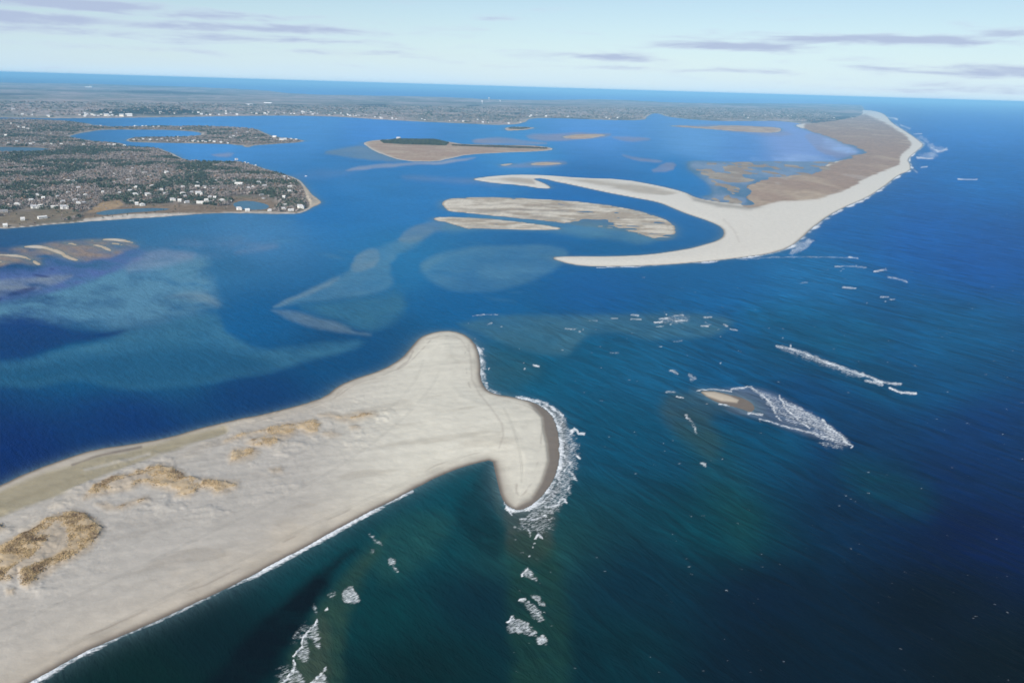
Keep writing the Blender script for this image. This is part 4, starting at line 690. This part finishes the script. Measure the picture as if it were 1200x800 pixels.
def proto(style):                          # every prototype is about 18 m wide, long side to the sea (-Y)
    r = empty('house', (0, 0, 0)); wm = {'shingle': MSHIN, 'cottage': MWALL}.get(style, MWALL); W_ = MB(); R_ = MB()
    if style == 'manor':
        W_.house(-9, 4, -4, 4, 5.6, 3.2); W_.house(4.003, 9, -6.5, 3, 5.2, 2.6, 'y'); W_.house(-7, -3.5, -5.2, -3.9, 5.0, 1.6, 'y'); R_.roof(-9, 4, -4, 4, 5.6, 3.2); R_.roof(4.003, 9, -6.5, 3, 5.2, 2.6, 'y'); R_.roof(-7, -3.5, -5.2, -3.9, 5.0, 1.6, 'y', .3)
        windows(r, -3, 3.6, -4, (.9, 3.4), 3); windows(r, 4.6, 8.4, -6.5, (.9, 3.2), 2); rm = MROOF; ch = (-1, 0, 6.5, 10.2); dx = 0
    elif style == 'long':
        W_.house(-9, 9, -3.4, 3.4, 3.6, 2.0); R_.roof(-9, 9, -3.4, 3.4, 3.6, 2.0); windows(r, -8.5, 8.5, -3.4, (1.2,), 6); rm = MROOF2; ch = (4, 0, 4.5, 7); dx = 1.4
    elif style == 'greylong':
        W_.house(-9, 9, -3.8, 3.8, 3.0, 2.6); R_.roof(-9, 9, -3.8, 3.8, 3.0, 2.6); windows(r, -8.5, 8.5, -3.8, (1.0,), 5); rm = MROOF3; ch = (-4, 0, 4.5, 6.8); dx = 1.7; wm = MSHIN
    elif style == 'hip':
        W_.box(-9, 6, -5, 5, -1.5, 4.4); W_.box(6.003, 9, -3, 3, -1.5, 3.2); R_.hip(-9, 6, -5, 5, 4.4, 3.0); R_.hip(6.6, 9, -1.1, 1.1, 3.22, .8, 1.2); windows(r, -8.5, 5.5, -5, (1.3,), 5); rm = MROOF2; ch = (-2, 1, 6, 8.6); dx = 0
    elif style == 'gable':
        W_.house(-4.5, 9, -4, 4, 4.2, 3.4); W_.house(-9, -4.503, -5, 2, 3.4, 2.6, 'y'); R_.roof(-4.5, 9, -4, 4, 4.2, 3.4); R_.roof(-9, -4.503, -5, 2, 3.4, 2.6, 'y'); windows(r, -4, 8.5, -4, (1.1,), 4); rm = MROOF; ch = (3, 0, 6.5, 9); dx = 2
    elif style == 'shingle':
        W_.house(-9, 5, -4.5, 4.5, 4.4, 3.4); W_.house(-5, -1, -5.6, -4.4, 4.2, 1.8, 'y'); W_.house(5.003, 9, -3, 3, 2.8, 1.6); R_.roof(-9, 5, -4.5, 4.5, 4.4, 3.4); R_.roof(-5, -1, -5.6, -4.4, 4.2, 1.8, 'y', .3); R_.roof(5.003, 9, -3, 3, 2.8, 1.6); windows(r, -1, 4.6, -4.5, (1.1,), 3); rm = MROOF; ch = (0, .5, 6.5, 9.4); dx = 1
    else:
        W_.house(-9, 9, -6.5, 6.5, 5, 4.4); R_.roof(-9, 9, -6.5, 6.5, 5, 4.4, 'x', .8, .5); windows(r, -8, 8, -6.5, (1.5,), 4, 2, 2.2); rm = MROOF2; ch = (5, 1, 8, 11.5); dx = 0
    W_.build('wall', wm, r); ro = R_.build('roof', rm, r); MB().box(ch[0]-.6, ch[0]+.6, ch[1]-.6, ch[1]+.6, ch[2]-1, ch[3]).build('chimney', MBRICK, ro)
    yd = {'manor': -4, 'long': -3.4, 'greylong': -3.8, 'hip': -5, 'gable': -4, 'shingle': -4.5, 'cottage': -6.5}[style]
    MB().box(dx-.55, dx+.55, yd-.05, yd+.02, 0, 2.2).build('door', MDOOR, r)
    return r
PR = {s: proto(s) for s in ('manor', 'long', 'greylong', 'hip', 'gable', 'shingle', 'cottage')}; first = {s: True for s in PR}
def copy_tree(o, parent=None):
    c = o.copy(); COL.objects.link(c); c.parent = parent
    for ch in list(o.children): copy_tree(ch, c)
    return c
random.seed(11)
for (x, y, wd, st, lb) in HS:
    g = ground(x, y); z = max(float(hgt(g[0], g[1])), .6); r = PR[st] if first[st] else copy_tree(PR[st]); first[st] = False
    s = wd*.82/18; r.location = (g[0], g[1], z); s3 = max(s, .72) if wd > 10 else s; r.scale = (s, s3, s3*1.1); r.rotation_euler = (0, 0, math.atan2(-g[0], g[1])+random.uniform(-.45, .45)); r['label'] = lb; r['category'] = 'house'; r['group'] = 'houses on the wooded peninsula'
fill = []
tries = 0
while len(fill) < 58 and tries < 4000:
    tries += 1; x = random.uniform(4, 340); y = random.uniform(196, 243); g = ground(x, y)
    if sdf(PENW, np.array([g[0]]), np.array([g[1]]))[0] < 40 or hgt(g[0], g[1]) < 1.5 or min(math.hypot((x-h[0])/1.3, (y-h[1])*1.6) for h in HS+fill) < 6: continue
    if sdf([(92,260),(105,236),(146,236),(150,244),(92,260)], np.array([x]), np.array([y]))[0] > 0: continue
    fill.append((x, y)); st = random.choice(['shingle', 'greylong', 'gable', 'shingle', 'long']); r = copy_tree(PR[st]); s = random.uniform(.55, .8); r.location = (g[0], g[1], float(hgt(g[0], g[1]))); r.scale = (s, s, s*1.1); r.rotation_euler = (0, 0, random.uniform(-.9, .9))
    r['label'] = 'muted grey roofed house half hidden by trees in the peninsula wood'; r['category'] = 'house'; r['group'] = 'half hidden houses in the peninsula wood'
# tiny far houses: wall and roof only
def far_proto(wm, rm, w_, d_, h_, rz):
    r = empty('house', (0, 0, 0)); MB().house(-w_/2, w_/2, -d_/2, d_/2, h_, rz).build('wall', wm, r); MB().roof(-w_/2, w_/2, -d_/2, d_/2, h_, rz).build('roof', rm, r); return r
FP = [far_proto(MWALL, MROOF2, 16, 9, 6, 3.5), far_proto(MWALL, MROOF, 14, 9, 5, 3.5), far_proto(MCREAM, MROOF, 15, 9, 5.5, 3.2)]; ff = [True]*3
def far(x, y, s, label, group):
    k = random.randrange(3); g = ground(x, y); r = FP[k] if ff[k] else copy_tree(FP[k]); ff[k] = False
    r.location = (g[0], g[1], max(float(hgt(g[0], g[1])), .8)); s *= .8; r.scale = (s, s, s); r.rotation_euler = (0, 0, math.atan2(-g[0], g[1])+random.uniform(-.4, .4)); r['label'] = label; r['category'] = 'house'; r['group'] = group
g1 = 'small houses on the narrow shores between the inlets'; lab1 = 'small white house on the narrow wooded shores between the inlets'
for x, y in [(113,148.3),(118,148.5),(158,148.2),(161,149),(167,148.6),(171,149),(180,149.6),(186,149.8),(212,151.6),(209,161.3),(128,170.6),(134,170.9),(146,171.2),(98,170.6),(72,170.4),(36,170),(22,170),(20,168),(10,169),(28,151),(33,152.5),(22,150),(157,164.6),(163,165.5),(168,164.2),(176,165.3),(184,165.6),(190,164.6),(196,166),(203,164.5),(209,166),(218,167),(226,166.8),(232,167.2),(238,167),(241,167.6),(251,167.5),(259,167.8),(267,168.5),(228,166),(246,166.4),(278,157.5),(290,156.5),(270,163),(300,163),(274,161),(40,168.8),(52,169.6),(60,170),(7,160),(60,158),(13,146)]: far(x, y, random.uniform(.8, 1.25), lab1, g1)
for x, y, s, lb in [(322,162.2,1.8,'bright white house with the tallest front near the tip of the inlet strip'),(330,165.6,2.0,'wide white house at the water edge near the tip of the inlet strip'),(334,164.8,1.4,'white house next to the wide waterside one on the inlet strip'),(341,164,1.2,'smaller white house third from the tip of the inlet strip'),(347,164.8,1.1,'last white house at the very tip of the inlet strip')]: far(x, y, s, lb, g1)
g3 = 'houses along the mainland shore'; lab3 = 'pale house among trees along the distant mainland shore'
sx = np.array([(0,137),(60,138),(80,138),(200,136.8),(300,135),(350,135.1),(400,136.4),(450,139.8),(500,142.3),(550,144.3),(575,145.5),(600,145.6),(612,143.8),(622,137.7),(660,138.2),(710,140.2),(755,140.6)], float)
n3 = 0
for _ in range(95):
    x = random.uniform(10, 755) if random.random() > .25 else random.choice([random.uniform(340, 420), random.uniform(430, 560), random.uniform(95, 150)]); y = np.interp(x, sx[:, 0], sx[:, 1])-abs(random.gauss(0, 1.2))-.1; far(x, y, random.uniform(1, 1.9), lab3, g3)
for _ in range(24): x = random.uniform(850, 1000); far(x, random.uniform(133, 141), random.uniform(1, 1.8), 'pale house in the dark woods behind the barrier island', 'houses inland of the barrier island')
far(125,137,3.2,'large white waterfront house at the foot of the dark wooded hill', g3); far(143,137.2,3,'bright white waterfront house beside the dark wooded hill', g3); far(152,137,3.4,'long pale waterfront building at the end of the dark wooded hill', g3); far(16,131.5,2.6,'lone white house above the head of the back inlet', g3)
far(467,163.6,2.2,'white house at the back shore of the low marsh island', 'island house')
# ---------------------------------------------------------------- landmarks
def water_tower(x, y, s, label):
    g = ground(x, y); r = empty('water_tower', (g[0], g[1], float(max(hgt(g[0], g[1]), 0))), 0, label, 'water tower', 'water towers on the mainland'); b = MB(); n = 16; pr = [(0, 24), (6, 24.5), (9, 28), (9, 36), (6, 39.5), (0, 41)]
    v = [(q*math.cos(i*2*math.pi/n), q*math.sin(i*2*math.pi/n), z) for q, z in pr for i in range(n)]; b.add(v, [(k*n+i, k*n+(i+1) % n, (k+1)*n+(i+1) % n, (k+1)*n+i) for k in range(len(pr)-1) for i in range(n)]).build('tank', MTANK, r)
    for i in range(6): t = i*math.pi/3; MB().box(7*math.cos(t)-.5, 7*math.cos(t)+.5, 7*math.sin(t)-.5, 7*math.sin(t)+.5, -2, 27).build('leg', MSTEEL, r)
    MB().box(-1, 1, -1, 1, -2, 24.2).build('riser', MSTEEL, r); r.scale = (s, s, s)
water_tower(565, 122.6, 1.6, 'nearest white water tower standing over the dark mainland woods'); water_tower(573, 118.4, 1.7, 'water tower farthest back against the sea behind the mainland'); water_tower(586, 121.3, 1.3, 'small pale water tower east of the two larger ones')
g = ground(104, 103.2); r = empty('institution_building', (g[0], g[1], 5), 0, 'huge pale block building on the skyline of the mainland', 'building'); W_ = MB(); W_.box(-95, 30, -20, 20, -5, 34); W_.box(30.01, 95, -24, 22, -5, 44); W_.build('wall', MWALL, r); R_ = MB(); R_.box(-97, 29.9, -22, 22, 34.01, 36); R_.box(29.91, 97, -26, 24, 44.01, 46.5); R_.build('roof', MROOF2, r)
for i in range(12): MB().box(-90+i*15, -80+i*15, (-20.3 if i < 8 else -24.3), (-19.9 if i < 8 else -23.9), 8, 27).build('window', MGLASS, r)
for x, y, s, lb in ((314,122,60,'long pale roofed hall in the mainland woods behind the bay'), (292,124,50,'white roofed hall west of the long one in the mainland woods')):
    g = ground(x, y); r = empty('hall', (g[0], g[1], 8), 0, lb, 'building'); MB().house(-s, s, -14, 14, 12, 4).build('wall', MWALL, r); MB().roof(-s, s, -14, 14, 12, 4).build('roof', MTANK, r)
def boat(x, y, L, label, rz):
    g = ground(x, y); r = empty('motor_boat', (g[0], g[1], 0), rz, label, 'boat'); st = [(-.5, .32, .0), (-.2, .36, 0), (.2, .30, .02), (.42, .13, .05), (.5, .01, .07)]; v = []
    for t, hw, up in st: v += [(t*L, -hw*.7*L*.42, -.3), (t*L, hw*.7*L*.42, -.3), (t*L, hw*L*.42, .1*L+up*L), (t*L, -hw*L*.42, .1*L+up*L)]
    f = [(0, 1, 2, 3)[::-1]]+[tuple(4*k+i for i in q) for k in range(0) for q in ()]
    for k in range(4):
        for i in range(4): f.append((4*k+i, 4*k+(i+1) % 4, 4*k+4+(i+1) % 4, 4*k+4+i))
    MB().add(v, f).build('hull', MTANK, r); c = MB().box(-.18*L, .12*L, -.09*L, .09*L, .1*L, .26*L).box(-.2*L, .14*L, -.1*L, .1*L, .262*L, .285*L).build('cabin', MTANK, r)
    MB().box(.121*L, .126*L, -.08*L, .08*L, .17*L, .24*L).build('windscreen', MGLASS, r); MB().box(-.56*L, -.5*L, -.03*L, .03*L, -.1, .14*L).build('outboard_motor', MSTEEL, r)
boat(358.5, 206.8, 11, 'small white motor boat on the channel off the tip of the wooded peninsula', .6)
# ---------------------------------------------------------------- air
hz_m = bpy.data.materials.new('haze_air'); hz_m.use_nodes = True; nt = hz_m.node_tree; nt.nodes.clear(); ou = nt.nodes.new('ShaderNodeOutputMaterial'); pv = nt.nodes.new('ShaderNodeVolumePrincipled')
pv.inputs['Color'].default_value = (.29, .655, 1, 1); pv.inputs['Density'].default_value = HAZE; pv.inputs['Anisotropy'].default_value = -.15; nt.links.new(pv.outputs[0], ou.inputs['Volume'])
o = MB().box(-364000, 364000, -3000, 124000, -4, 372).build('haze', hz_m); o['kind'] = 'stuff'; o['label'] = 'thin blue sea haze over the whole coast'; o['category'] = 'haze'
